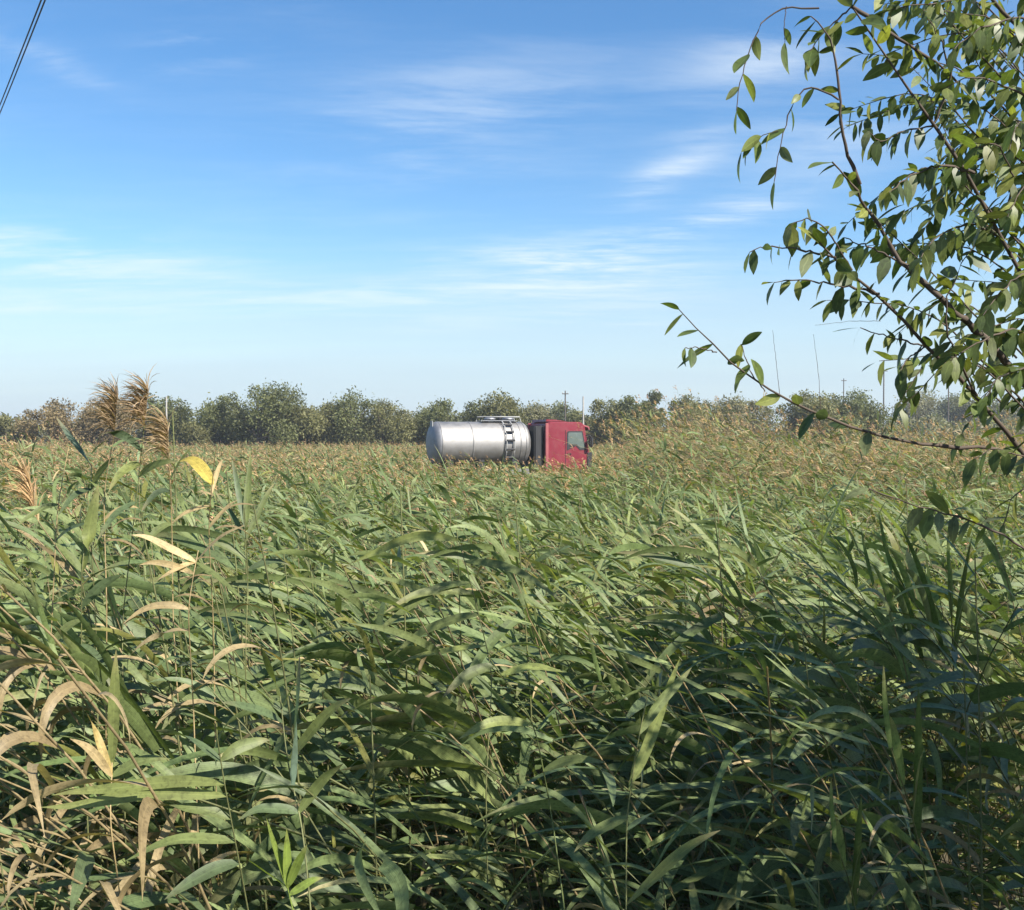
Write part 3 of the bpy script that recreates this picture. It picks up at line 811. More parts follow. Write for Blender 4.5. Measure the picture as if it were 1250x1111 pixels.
OL = (0.170, 0.165, 0.070); GR = (0.138, 0.148, 0.060); BRN = (0.235, 0.180, 0.095); GB = (0.155, 0.162, 0.088); PALE = (0.225, 0.212, 0.122)
TREES = [
    (8, 506, 70, 128, 'low olive tree cut by the left edge of the photo', OL),
    (72, 486, 92, 126, 'broad brown-olive tree second from the left edge', BRN),
    (138, 482, 58, 124, 'reddish brown tree behind the tall reed clump', BRN),
    (183, 480, 40, 130, 'slim dark tree just left of the pale pole', GB),
    (211, 483, 38, 128, 'slim dark green tree just right of the pale pole', GR),
    (236, 514, 36, 118, 'small low bushy tree in the gap left of the biggest tree', OL),
    (280, 484, 62, 122, 'left shoulder tree of the biggest tree group, with a notched top', GR),
    (316, 466, 84, 120, 'tallest tree on the skyline, bulging dark olive crown', GR),
    (358, 492, 62, 122, 'rounded olive tree right of the tallest tree', OL),
    (405, 490, 46, 124, 'small round tree left of a two-lobed tree', OL),
    (433, 474, 56, 124, 'upright olive tree with a raised top left of the tank', GR),
    (470, 486, 58, 124, 'round olive tree nearest left of the tank', OL),
    (520, 498, 50, 132, 'low pale tree above the rear end of the tank', PALE),
    (556, 487, 80, 126, 'broad dark tree behind the middle of the tank', GR),
    (614, 477, 50, 122, 'tall round tree right above the tank hatches', OL),
    (655, 492, 44, 140, 'thin pale tree behind the gap between tank and cab', PALE),
    (686, 489, 42, 136, 'greyish tree right above the red cab', GB),
    (742, 487, 74, 126, 'wide olive tree just right of the red cab', OL),
    (765, 482, 40, 124, 'taller bump of trees right of the cab', GR),
    (797, 477, 28, 124, 'narrow upright tree right of the cab', GR),
    (848, 481, 72, 132, 'broad grey-olive tree left of the low branch', OL),
    (908, 484, 62, 134, 'olive tree behind the tip of the low branch', PALE),
    (985, 477, 66, 128, 'round dark tree behind the low branch', OL),
    (1036, 474, 84, 128, 'wide round tree right of the two bare shoots', GR),
    (1118, 472, 52, 210, 'pale distant tree right of the thin dark pole', PALE),
    (1160, 480, 46, 205, 'distant grey tree near the thick branch', GB),
    (1200, 484, 60, 200, 'distant olive tree behind the thick branch', OL),
    (1246, 486, 56, 200, 'distant tree at the right edge of the photo', GB),
]
for i, (px, ty, w, d, lab, hue) in enumerate(TREES):
    far_tree(px, ty, w, d, lab, hue, 500 + i, nleaf=14000 if w > 60 else 9000)

# continuous scrub behind and between the trees
r = np.random.default_rng(91)
nb = 36000
xs = r.uniform(-95, 95, nb); ys = 138 + r.uniform(0, 10, nb) + np.abs(xs) * 0.25
hh = 4.7 + 1.2 * smooth_noise(xs, ys, 5.0, 71) + 0.8 * smooth_noise(xs, ys, 2.2, 72)
zs = r.uniform(0.1, 1, nb) ** 0.7 * hh
colr = np.array([OL, GB, PALE])[r.integers(0, 3, nb)] * r.uniform(0.7, 1.3, (nb, 1))
acc = Acc(); acc.add(leaf_quads(np.stack([xs, ys, zs], -1), r.uniform(0.18, 0.42, nb), colr, r))
o = link('far_scrub', acc.mesh('far_scrub', M_LEAF_FAR))
tag(o, 'continuous low scrub along the foot of the far trees', 'scrub', kind='stuff')


# ------------------------------------------------------------------ poles and cables
M_POLE_PALE = paint('pale_concrete', (0.36, 0.34, 0.31), 0.8, var=0.15)
M_POLE_DARK = paint('weathered_wood', (0.10, 0.085, 0.07), 0.85, var=0.25)
M_CERAMIC = paint('insulator', (0.5, 0.5, 0.48), 0.3)
M_CABLE = paint('cable_rubber', (0.035, 0.04, 0.05), 0.6)


def pole(px, topy, d, mat, label, rad=0.13, arm=0.9, name='utility_pole'):
    T = at(px, topy, d)
    e = empty(name, (T[0], T[1], 0))
    tag(e, label, 'pole', 'utility poles on the skyline')
    t = np.linspace(0, 1, 5)
    v, f, c, u = tubes(np.stack([0 * t, 0 * t, t * T[2]], -1)[None], (rad * (1 - 0.35 * t))[None], np.ones((1, 3)), 10)
    link('post', mesh_np('post', v, f, mat, c, u), e)
    if arm:
        z = T[2] - 0.35
        bm = bmesh.new()
        bmesh.ops.create_cube(bm, size=1, matrix=Matrix.Translation((0, -rad * 1.3, z)) @ Matrix.Diagonal((arm, 0.09, 0.10, 1)))
        bmesh.ops.bevel(bm, geom=bm.edges[:], offset=0.012, segments=1)
        me = bpy.data.meshes.new('crossarm'); bm.to_mesh(me); bm.free(); me.materials.append(mat)
        link('crossarm', me, e)
        for sx in (-0.42, 0.42):
            zz = np.array([0.05, 0.10, 0.14, 0.20, 0.24])
            rr = np.array([0.02, 0.045, 0.03, 0.05, 0.02])
            v, f, c, u = tubes(np.stack([0 * zz + sx * arm, 0 * zz - rad * 1.3, z + zz], -1)[None], rr[None], np.ones((1, 3)), 8)
            link('insulator', mesh_np('insulator', v, f, M_CERAMIC, c, u), e)
    return e


pole(203, 484, 116, M_POLE_PALE, 'pale concrete pole between two slim trees at left', 0.12, 0)
pole(690, 477, 121, M_POLE_DARK, 'thin dark pole above the red cab', 0.10, 0.7)
pole(712, 484, 119, M_POLE_PALE, 'short pale pole right above the front of the cab', 0.12, 0)
pole(1079, 450, 150, M_POLE_DARK, 'tallest dark pole, right of the wide round tree', 0.12, 0.9)
pole(1030, 462, 170, M_POLE_DARK, 'small dark pole above the wide round tree', 0.10, 0.8)
pole(1158, 456, 165, M_POLE_DARK, 'dark pole left of the thick branch', 0.12, 0.9)

for off, lab in ((0.0, 'upper dark overhead cable crossing the top left corner'), (0.16, 'lower dark overhead cable crossing the top left corner')):
    A = at(-60 + off * 18, 265, 60.0); B = at(112 + off * 26, -160, 11.0)
    t = np.linspace(0, 1, 40)[:, None]
    # cable runs straight in plan with a slight sag
    pth = A * (1 - t) + B * t
    pth[:, 2] -= 0.25 * (4 * t[:, 0] * (1 - t[:, 0]))
    pth[:, 2] -= off * 0.2
    v, f, c, u = tubes(pth[None], np.full((1, 40), 0.012), np.ones((1, 3)), 6)
    tag(link('overhead_cable', mesh_np('overhead_cable', v, f, M_CABLE, c, u)), lab, 'cable', 'overhead cables')

# ------------------------------------------------------------------ tanker truck
M_RED = paint('red_cab_paint', (0.175, 0.008, 0.022), 0.45, var=0.12, scale=1.5, coat=0.15, dirt=(0.20, 0.055, 0.055))
M_RED_PALE = paint('pale_red', (0.28, 0.07, 0.075), 0.5, var=0.15, scale=3)
M_STEEL = paint('brushed_steel', (0.35, 0.34, 0.33), 0.64, metal=1.0, var=0.10, scale=2.2, dirt=(0.30, 0.28, 0.25))
M_DARKSTEEL = paint('dull_steel', (0.30, 0.30, 0.31), 0.5, metal=0.8, var=0.15, scale=3)
M_BLACK = paint('black_plastic', (0.018, 0.018, 0.020), 0.6, var=0.2)
M_RUBBER = paint('tyre_rubber', (0.022, 0.021, 0.020), 0.85, var=0.2, scale=12)
M_RIM = paint('wheel_rim', (0.50, 0.50, 0.49), 0.45, metal=0.6)
M_WHITE = paint('white_paint', (0.30, 0.30, 0.29), 0.6)
M_LAMP_R = paint('red_lamp', (0.35, 0.01, 0.01), 0.2)
M_LAMP_C = paint('clear_lamp', (0.75, 0.76, 0.78), 0.12, spec=0.8)
m, n, l = new_mat('cab_glass')
p = N(n, 'ShaderNodeBsdfPrincipled'); setin(p, Roughness=0.05, Metallic=0.0); p.inputs['Base Color'].default_value = (0.10, 0.13, 0.12, 1); p.inputs['Specular IOR Level'].default_value = 1.0
p.inputs['Coat Weight'].default_value = 1.0
o = N(n, 'ShaderNodeOutputMaterial'); l.new(p.outputs[0], o.inputs['Surface'])
M_GLASS = m

truck = empty('tanker_truck', (TRUCK_X, TRUCK_D, 0.0), TRUCK_YAW)
tag(truck, 'red cab tanker truck with a silver cylindrical tank, half sunk in the reeds', 'truck')


def bm_obj(name, bm, mat, parent, smooth=False):
    me = bpy.data.meshes.new(name); bm.normal_update(); bm.to_mesh(me); bm.free(); me.materials.append(mat)
    if smooth:
        me.polygons.foreach_set('use_smooth', np.full(len(me.polygons), True))
    return link(name, me, parent)


def box(name, lo, hi, mat, parent, bev=0.02, rot=None):
    bm = bmesh.new()
    c = [(a + b2) / 2 for a, b2 in zip(lo, hi)]; s = [abs(b2 - a) for a, b2 in zip(lo, hi)]
    bmesh.ops.create_cube(bm, size=1, matrix=Matrix.Translation(c) @ (rot or Matrix.Identity(4)) @ Matrix.Diagonal((*s, 1)))
    if bev:
        bmesh.ops.bevel(bm, geom=bm.edges[:], offset=min(bev, min(s) * 0.4), segments=2, affect='EDGES')
    return bm_obj(name, bm, mat, parent)


def prism(name, pts, y0, y1, mat, parent, bev=0.03, seg=2):
    """side profile (x,z) extruded across the truck"""
    bm = bmesh.new()
    v = [bm.verts.new((x, y0, z)) for x, z in pts]
    f = bm.faces.new(v)
    ex = bmesh.ops.extrude_face_region(bm, geom=[f])
    bmesh.ops.translate(bm, verts=[g for g in ex['geom'] if isinstance(g, bmesh.types.BMVert)], vec=(0, y1 - y0, 0))
    bmesh.ops.recalc_face_normals(bm, faces=bm.faces)
    if bev:
        bmesh.ops.bevel(bm, geom=bm.edges[:], offset=bev, segments=seg, affect='EDGES')
    return bm_obj(name, bm, mat, parent)


def lathe_x(name, prof, mat, parent, center=(0, 0, 0), axis='x', seg=48):
    """prof: (axial, radius)"""
    prof = np.array(prof); ph = np.linspace(0, 2 * np.pi, seg, endpoint=False)
    A = prof[:, 0][:, None] + 0 * ph; B1 = prof[:, 1][:, None] * np.cos(ph); B2 = prof[:, 1][:, None] * np.sin(ph)
    V = np.stack([A, B1, B2], -1) if axis == 'x' else (np.stack([B1, A, B2], -1) if axis == 'y' else np.stack([B1, B2, A], -1))
    V = V + np.array(center)
    i = np.arange(len(prof) - 1)[:, None] * seg; j = np.arange(seg)[None]; j2 = (j + 1) % seg
    F = np.stack([i + j, i + j2, i + seg + j2, i + seg + j], -1).reshape(-1, 4)
    if axis == 'y': F = F[:, ::-1]
    me = mesh_np(name, V.reshape(-1, 3), F, mat)
    return link(name, me, parent)


def rod(name, pts, rad, mat, parent, sides=8):
    P = np.array(pts, float)
    v, f, c, u = tubes(P[None], np.full((1, len(P)), rad), np.ones((1, 3)), sides)
    return link(name, mesh_np(name, v, f, mat), parent)


TR, TZ = 1.06, 2.56        # tank radius and axis height
X0, X1 = -4.05, 1.02
dish = 0.42
prof = [(X0, 0.001)]
for a in np.linspace(0.12, math.pi / 2, 12):
    prof.append((X0 + dish * (1 - math.cos(a)), TR * math.sin(a) ** 0.75))
prof += [(X0 + dish + 0.02, TR)]
for xx in np.linspace(X0 + dish + 0.5, X1 - dish - 0.3, 9): prof.append((xx, TR))
for a in np.linspace(math.pi / 2, 0.12, 12):
    prof.append((X1 - dish * (1 - math.cos(a)), TR * math.sin(a) ** 0.75))
prof.append((X1, 0.001))
tank = lathe_x('tank', prof, M_STEEL, truck, (0, 0, TZ), seg=72)
for xx in (X0 + dish, -2.1, -0.55, 0.32, X1 - dish):
    lathe_x('weld_band', [(xx - 0.03, TR - 0.01), (xx - 0.028, TR + 0.012), (xx + 0.028, TR + 0.012), (xx + 0.03, TR - 0.01)], M_STEEL, tank, (0, 0, TZ), seg=72)
M_END = paint('shaded_tank_end', (0.30, 0.30, 0.31), 0.62, metal=0.7, var=0.2, scale=2.0, dirt=(0.20, 0.19, 0.17))  # the rear cap's shade is put into this darker steel colour
lathe_x('tank_end', [(a_ - 0.006, b_ * 1.003 + 0.001) for a_, b_ in prof[:13]], M_END, tank, (0, 0, TZ), seg=72)
box('rear_placard', (X0 + 0.12, -0.25, 3.34), (X0 + 0.16, 0.15, 3.66), M_WHITE, tank, 0.008)
# ladder on the near side, between two bands
lad = empty('ladder'); lad.parent = truck
for xx in (-0.46, -0.06):
    an = np.radians(np.linspace(-62, 78, 14))
    rod('ladder_rail', [(xx, -math.cos(a) * (TR + 0.10), TZ + math.sin(a) * (TR + 0.10)) for a in an], 0.03, M_WHITE, lad)
for a in np.radians(np.linspace(-56, 72, 7)):
    yy, zz = -math.cos(a) * (TR + 0.11), TZ + math.sin(a) * (TR + 0.11)
    rod('rung', [(-0.46, yy, zz), (-0.06, yy, zz)], 0.05, M_BLACK, lad)
# top walkway, rails and hatches
box('walkway', (-1.45, -0.42, TZ + TR + 0.03), (0.35, 0.42, TZ + TR + 0.07), M_DARKSTEEL, truck, 0.008)
for sy in (-0.42, 0.42):
    rod('handrail', [(-1.5, sy, TZ + TR + 0.02), (-1.45, sy, TZ + TR + 0.24), (0.45, sy, TZ + TR + 0.24), (0.52, sy, TZ + TR - 0.02)], 0.028, M_WHITE, truck)
for xx in (-0.95, 0.0):
    hb = lathe_x('hatch', [(-0.02, 0.26), (0.10, 0.26), (0.12, 0.29), (0.17, 0.29), (0.21, 0.18), (0.23, 0.001)], M_DARKSTEEL, truck, (xx, 0, TZ + TR), axis='z', seg=24)
rod('vent_valve', [(-0.5, -0.2, TZ + TR), (-0.5, -0.2, TZ + TR + 0.22), (-0.5, -0.2, TZ + TR + 0.34)], 0.09, M_BLACK, truck)
# chassis
for sy in (-0.42, 0.42):
    box('chassis_rail', (-4.0, sy - 0.05, 0.88), (3.6, sy + 0.05, 1.14), M_BLACK, truck, 0.01)
for xx in (-3.2, -1.6, 0.1):
    box('tank_saddle', (xx - 0.15, -0.75, 1.10), (xx + 0.15, 0.75, 1.80), M_BLACK, truck, 0.02)
box('side_skirt', (-1.5, -1.18, 0.75), (0.7, -1.10, 1.35), M_DARKSTEEL, truck, 0.02)
box('side_skirt', (-1.5, 1.10, 0.75), (0.7, 1.18, 1.35), M_DARKSTEEL, truck, 0.02)
fb = box('rear_bumper', (-4.15, -1.15, 0.60), (-4.03, 1.15, 0.82), M_DARKSTEEL, truck, 0.02)
for sy in (-0.95, 0.95):
    box('tail_light', (-4.19, sy - 0.18, 0.86), (-4.12, sy + 0.18, 1.02), M_LAMP_R, truck, 0.015)


def wheel(x, y, side):
    w = empty('wheel', (x, y, 0.50)); w.parent = truck
    s = side
    lathe_x('tyre', [(s * -0.15, 0.30), (s * -0.16, 0.44), (s * -0.12, 0.49), (0, 0.50), (s * 0.12, 0.49), (s * 0.16, 0.44), (s * 0.15, 0.30)], M_RUBBER, w, axis='y', seg=32)
    lathe_x('rim', [(s * 0.14, 0.305), (s * 0.08, 0.27), (s * 0.05, 0.16), (s * 0.13, 0.13), (s * 0.15, 0.001)], M_RIM, w, axis='y', seg=24)
    return w


for x in (-3.1, -1.85):
    for sy in (-1, 1): wheel(x, sy * 1.05, sy)
for sy in (-1, 1): wheel(2.75, sy * 1.08, sy)
for x in (-3.1, -1.85):
    for sy in (-1, 1):
        an = np.radians(np.linspace(10, 170, 14))
        ys = (sy * 0.86, sy * 1.22)
        V = np.array([(x + math.cos(a) * 0.60, y_, 0.50 + math.sin(a) * 0.60) for a in an for y_ in ys])
        F = np.array([(2 * i, 2 * i + 1, 2 * i + 3, 2 * i + 2) for i in range(13)])
        mg = link('mudguard', mesh_np('mudguard', V, F, M_BLACK), truck)
        sol = mg.modifiers.new('thickness', 'SOLIDIFY'); sol.thickness = 0.02

# cab: sleeper body with raked windscreen; truck front is +x, near side is -y
CB = 1.60
cab = prism('cab', [(CB, 0.95), (CB, 3.50), (CB + 0.12, 3.62), (CB + 1.75, 3.62), (CB + 1.98, 3.48), (CB + 2.20, 2.30), (CB + 2.28, 1.95), (CB + 2.30, 0.95)], -1.22, 1.22, M_RED, truck, 0.05, 3)
for sy in (-1, 1):
    # side glass with the belt line falling to the front
    y0 = sy * 1.222; y1 = sy * 1.240
    prism('window_surround', [(CB + 1.02, 2.20), (CB + 1.02, 3.10), (CB + 1.10, 3.17), (CB + 1.86, 3.17), (CB + 2.05, 2.25), (CB + 1.72, 2.22), (CB + 1.50, 2.44)], y0, y1, M_BLACK, cab, 0.008, 1)
    prism('side_window', [(CB + 1.09, 2.50), (CB + 1.09, 3.04), (CB + 1.15, 3.10), (CB + 1.81, 3.10), (CB + 1.96, 2.34), (CB + 1.74, 2.32), (CB + 1.53, 2.52)], sy * 1.232, sy * 1.247, M_GLASS, cab, 0.006, 1)
    # door shut lines
    d_ = prism('door', [(CB + 0.96, 1.15), (CB + 0.96, 3.20), (CB + 1.90, 3.24), (CB + 2.14, 2.10), (CB + 2.14, 1.15)], sy * 1.21, sy * 1.2265, M_RED, cab, 0.006, 1)
    for (xa, za, xb, zb) in ((CB + 0.955, 1.15, CB + 0.955, 3.22), (CB + 2.15, 1.15, CB + 2.15, 2.10)):
        rod('shut_line', [(xa, sy * 1.226, za), (xb, sy * 1.226, zb)], 0.012, M_BLACK, cab, 6)
    box('door_handle', (CB + 1.06, sy * 1.225, 2.02), (CB + 1.26, sy * 1.262, 2.08), M_BLACK, d_, 0.01)
    box('side_deflector', (CB - 0.10, sy * 1.14, 1.0), (CB + 0.06, sy * 1.25, 3.56), M_RED_PALE, cab, 0.02)  # the paler red carries the lit edge of the deflector
    # wheel arch and steps
    an = np.radians(np.linspace(0, 180, 16))
    V = np.array([(2.75 + math.cos(a) * 0.62, y_, 0.62 + math.sin(a) * 0.58) for a in an for y_ in (sy * 0.9, sy * 1.255)])
    F = np.array([(2 * i, 2 * i + 1, 2 * i + 3, 2 * i + 2) for i in range(15)])
    mg = link('wheel_arch', mesh_np('wheel_arch', V, F, M_BLACK), cab)
    sol = mg.modifiers.new('thickness', 'SOLIDIFY'); sol.thickness = 0.03
    for zz in (0.55, 0.85): box('step', (3.42, sy * 1.02, zz), (3.85, sy * 1.23, zz + 0.05), M_BLACK, cab, 0.01)
    # mirrors on an arm, forward of the window
    rod('mirror_arm', [(CB + 2.02, sy * 1.2, 2.95), (CB + 2.20, sy * 1.42, 2.95), (CB + 2.22, sy * 1.45, 2.45), (CB + 2.08, sy * 1.2, 2.35)], 0.022, M_BLACK, cab)
    box('mirror', (CB + 2.14, sy * 1.34, 2.36), (CB + 2.30, sy * 1.58, 2.90), M_BLACK, cab, 0.05)
    box('headlight', (CB + 2.36, sy * 1.10, 0.84), (CB + 2.46, sy * 0.68, 1.06), M_LAMP_C, cab, 0.02)
    box('corner_panel', (CB + 2.10, sy * 1.225, 1.2), (CB + 2.36, sy * 1.275, 2.12), M_BLACK, cab, 0.03)
prism('windscreen', [(CB + 2.00, 3.30), (CB + 2.015, 3.30), (CB + 2.205, 2.30), (CB + 2.19, 2.28)], -1.08, 1.08, M_GLASS, cab, 0.004, 1)
prism('sun_visor', [(CB + 1.90, 3.50), (CB + 2.26, 3.38), (CB + 2.28, 3.22), (CB + 2.22, 3.22), (CB + 2.18, 3.34), (CB + 1.95, 3.40)], -1.16, 1.16, M_RED_PALE, cab, 0.012, 1)
grl = box('grille', (CB + 2.29, -0.85, 1.15), (CB + 2.335, 0.85, 2.05), M_BLACK, cab, 0.02)
for zz in (1.28, 1.48, 1.68, 1.88): box('grille_bar', (CB + 2.33, -0.82, zz), (CB + 2.36, 0.82, zz + 0.06), M_RED_PALE, grl, 0.01)
box('bumper', (CB + 1.98, -1.25, 0.40), (CB + 2.50, 1.25, 1.12), M_RED, cab, 0.07)
rf = prism('roof_deflector', [(CB + 0.02, 3.62), (CB + 0.05, 3.74), (CB + 0.55, 3.73), (CB + 1.2, 3.63)], -0.95, 0.95, M_RED, cab, 0.02, 2)
# black equipment filling the gap between cab and tank
box('air_intake', (1.02, -1.02, 1.3), (1.46, -0.30, 3.42), M_BLACK, truck, 0.05)
box('spare_locker', (1.05, -0.22, 1.2), (1.44, 1.0, 3.2), M_BLACK, truck, 0.05)
lathe_x('fuel_tank', [(-0.45, 0.001), (-0.45, 0.28), (-0.42, 0.31), (0.42, 0.31), (0.45, 0.28), (0.45, 0.001)], M_DARKSTEEL, truck, (1.15, -0.85, 0.78), seg=24)

# ------------------------------------------------------------------ young tree at the right edge
M_TREE_LEAF = blade_material('tree_leaf', 0.34, 0.45, rib=0.45, veins=0.0, spec=0.32)
M_TWIG = paint('twig_bark', (0.085, 0.065, 0.05), 0.8, spec=0.3, var=0.3, scale=25)
tree = empty('young_roadside_tree', (2.75, 2.9, float(ground_z(2.75, 2.9)) - 0.03))
tag(tree, 'slender leafy young tree reaching in from the right edge against the sky', 'tree')
TO = np.array(tree.location)
r = np.random.default_rng(404)


def pxpath(pts):
    return [at(*q) for q in pts]


LEAFCOL = 1.25 * np.array([0.95, 1.05, 1.0]) * np.array([[0.070, 0.090, 0.028], [0.095, 0.115, 0.035], [0.125, 0.135, 0.045], [0.055, 0.072, 0.025], [0.17, 0.165, 0.045], [0.125, 0.130, 0.065]])
leaf_meshes = []
for i in range(14):
    c = LEAFCOL[i % 6]
    v, f, cc, u = leaf_strips(np.array([[0.012, 0, 0]]), np.array([0.0]), np.array([0.12]), np.array([r.uniform(0.2, 0.8)]), np.array([1.0]), np.array([r.uniform(0.33, 0.46)]), np.array([r.uniform(-.25, .25)]), np.zeros(1),
                              np.array([r.uniform(-.4, .4)]), c[None], 7, 0.25, c * 1.3, np.array([0.6]), 'ovate')
    leaf_meshes.append(mesh_np('tree_leaf', v, f, M_TREE_LEAF, cc, u))

leaf_count = [0]


def put_leaf(P, dirv, size, bulk_only=False):
    d_ = Vector(dirv).normalized()
    q = d_.to_track_quat('X', 'Z')
    q = q @ Euler((r.normal(0, 0.6), 0, 0)).to_quaternion()
    if not bulk_only and leaf_count[0] < 300:
        o_ = link('leaf', leaf_meshes[int(r.integers(0, 14))], tree)
        o_.location = Vector(P - TO); o_.rotation_mode = 'QUATERNION'; o_.rotation_quaternion = q; o_.scale = (size, size, size)
        leaf_count[0] += 1
    else:
        BL.append((*(P - TO), *d_, size))


BL = []


def branch(P, r0, r1, spacing=None, t0=0.15, size=(0.040, 0.076), name='branch', down=0.75, n_=26, bulk_only=False, parent=None):
    P = spline(P, n_)
    P[1:-1] += r.normal(0, min(0.0022, r0 * 0.6), (n_ - 2, 3))
    rad = np.linspace(r0, r1, n_) * (1 + 0.12 * r.normal(0, 1, n_).clip(-1, 1.5))
    v, f, c, u = tubes((P - TO)[None], rad[None], np.array([[0.1, 0.08, 0.06]]), 6)
    link(name, mesh_np(name, v, f, M_TWIG), tree)
    if spacing:
        spacing = spacing * 0.74
        seg = np.linalg.norm(np.diff(P, axis=0), axis=1); cum = np.concatenate([[0], np.cumsum(seg)])
        s = t0 * cum[-1]; sg = 1
        while s < cum[-1]:
            i = min(np.searchsorted(cum, s) - 1, n_ - 2); i = max(i, 0)
            p_ = P[i] + (P[i + 1] - P[i]) * ((s - cum[i]) / max(seg[i], 1e-6))
            T = (P[i + 1] - P[i]) / max(seg[i], 1e-6)
            sd = np.cross(T, [0, 1, 0]); sd /= np.linalg.norm(sd) + 1e-6
            dv = 0.55 * T + sg * sd * 0.7 + np.array([0, r.normal(0, 0.5), -down * r.uniform(0.3, 1.4)]) + r.normal(0, 0.25, 3)
            put_leaf(p_, dv, r.uniform(*size), bulk_only)
            sg = -sg
            s += spacing * r.uniform(0.6, 1.5)
        put_leaf(P[-1], (P[-1] - P[-2]) * 10 + np.array([0, 0, -0.2]), r.uniform(*size), bulk_only)
    return P


# main stems (mostly beyond the right edge)
base = np.array([2.75, 2.9, TO[2]])
limbA = branch([base, (2.35, 2.95, 2.0), at(1330, 655, 2.95), at(1250, 556, 2.85), at(1193, 483, 2.75), at(1130, 423, 2.7), at(1073, 359, 2.62), at(1020, 314, 2.55), at(1000, 296, 2.5)], 0.022, 0.0022, 0.035, 0.62, n_=40, name='limb')
limbB = branch([base, (2.5, 2.8, 2.4), at(1400, 520, 2.85), at(1290, 420, 2.75), at(1218, 288, 2.7), at(1189, 211, 2.65), at(1138, 154, 2.6), at(1090, 90, 2.55), at(1062, 35, 2.5), at(1040, 8, 2.5)], 0.020, 0.002, 0.035, 0.6, n_=40, name='limb')
limbC = branch([base, (2.7, 2.9, 2.6), (2.3, 2.7, 3.8), at(1340, 140, 2.7), at(1250, 50, 2.7), at(1180, -40, 2.6)], 0.022, 0.004, 0.04, 0.6, n_=36, name='limb')
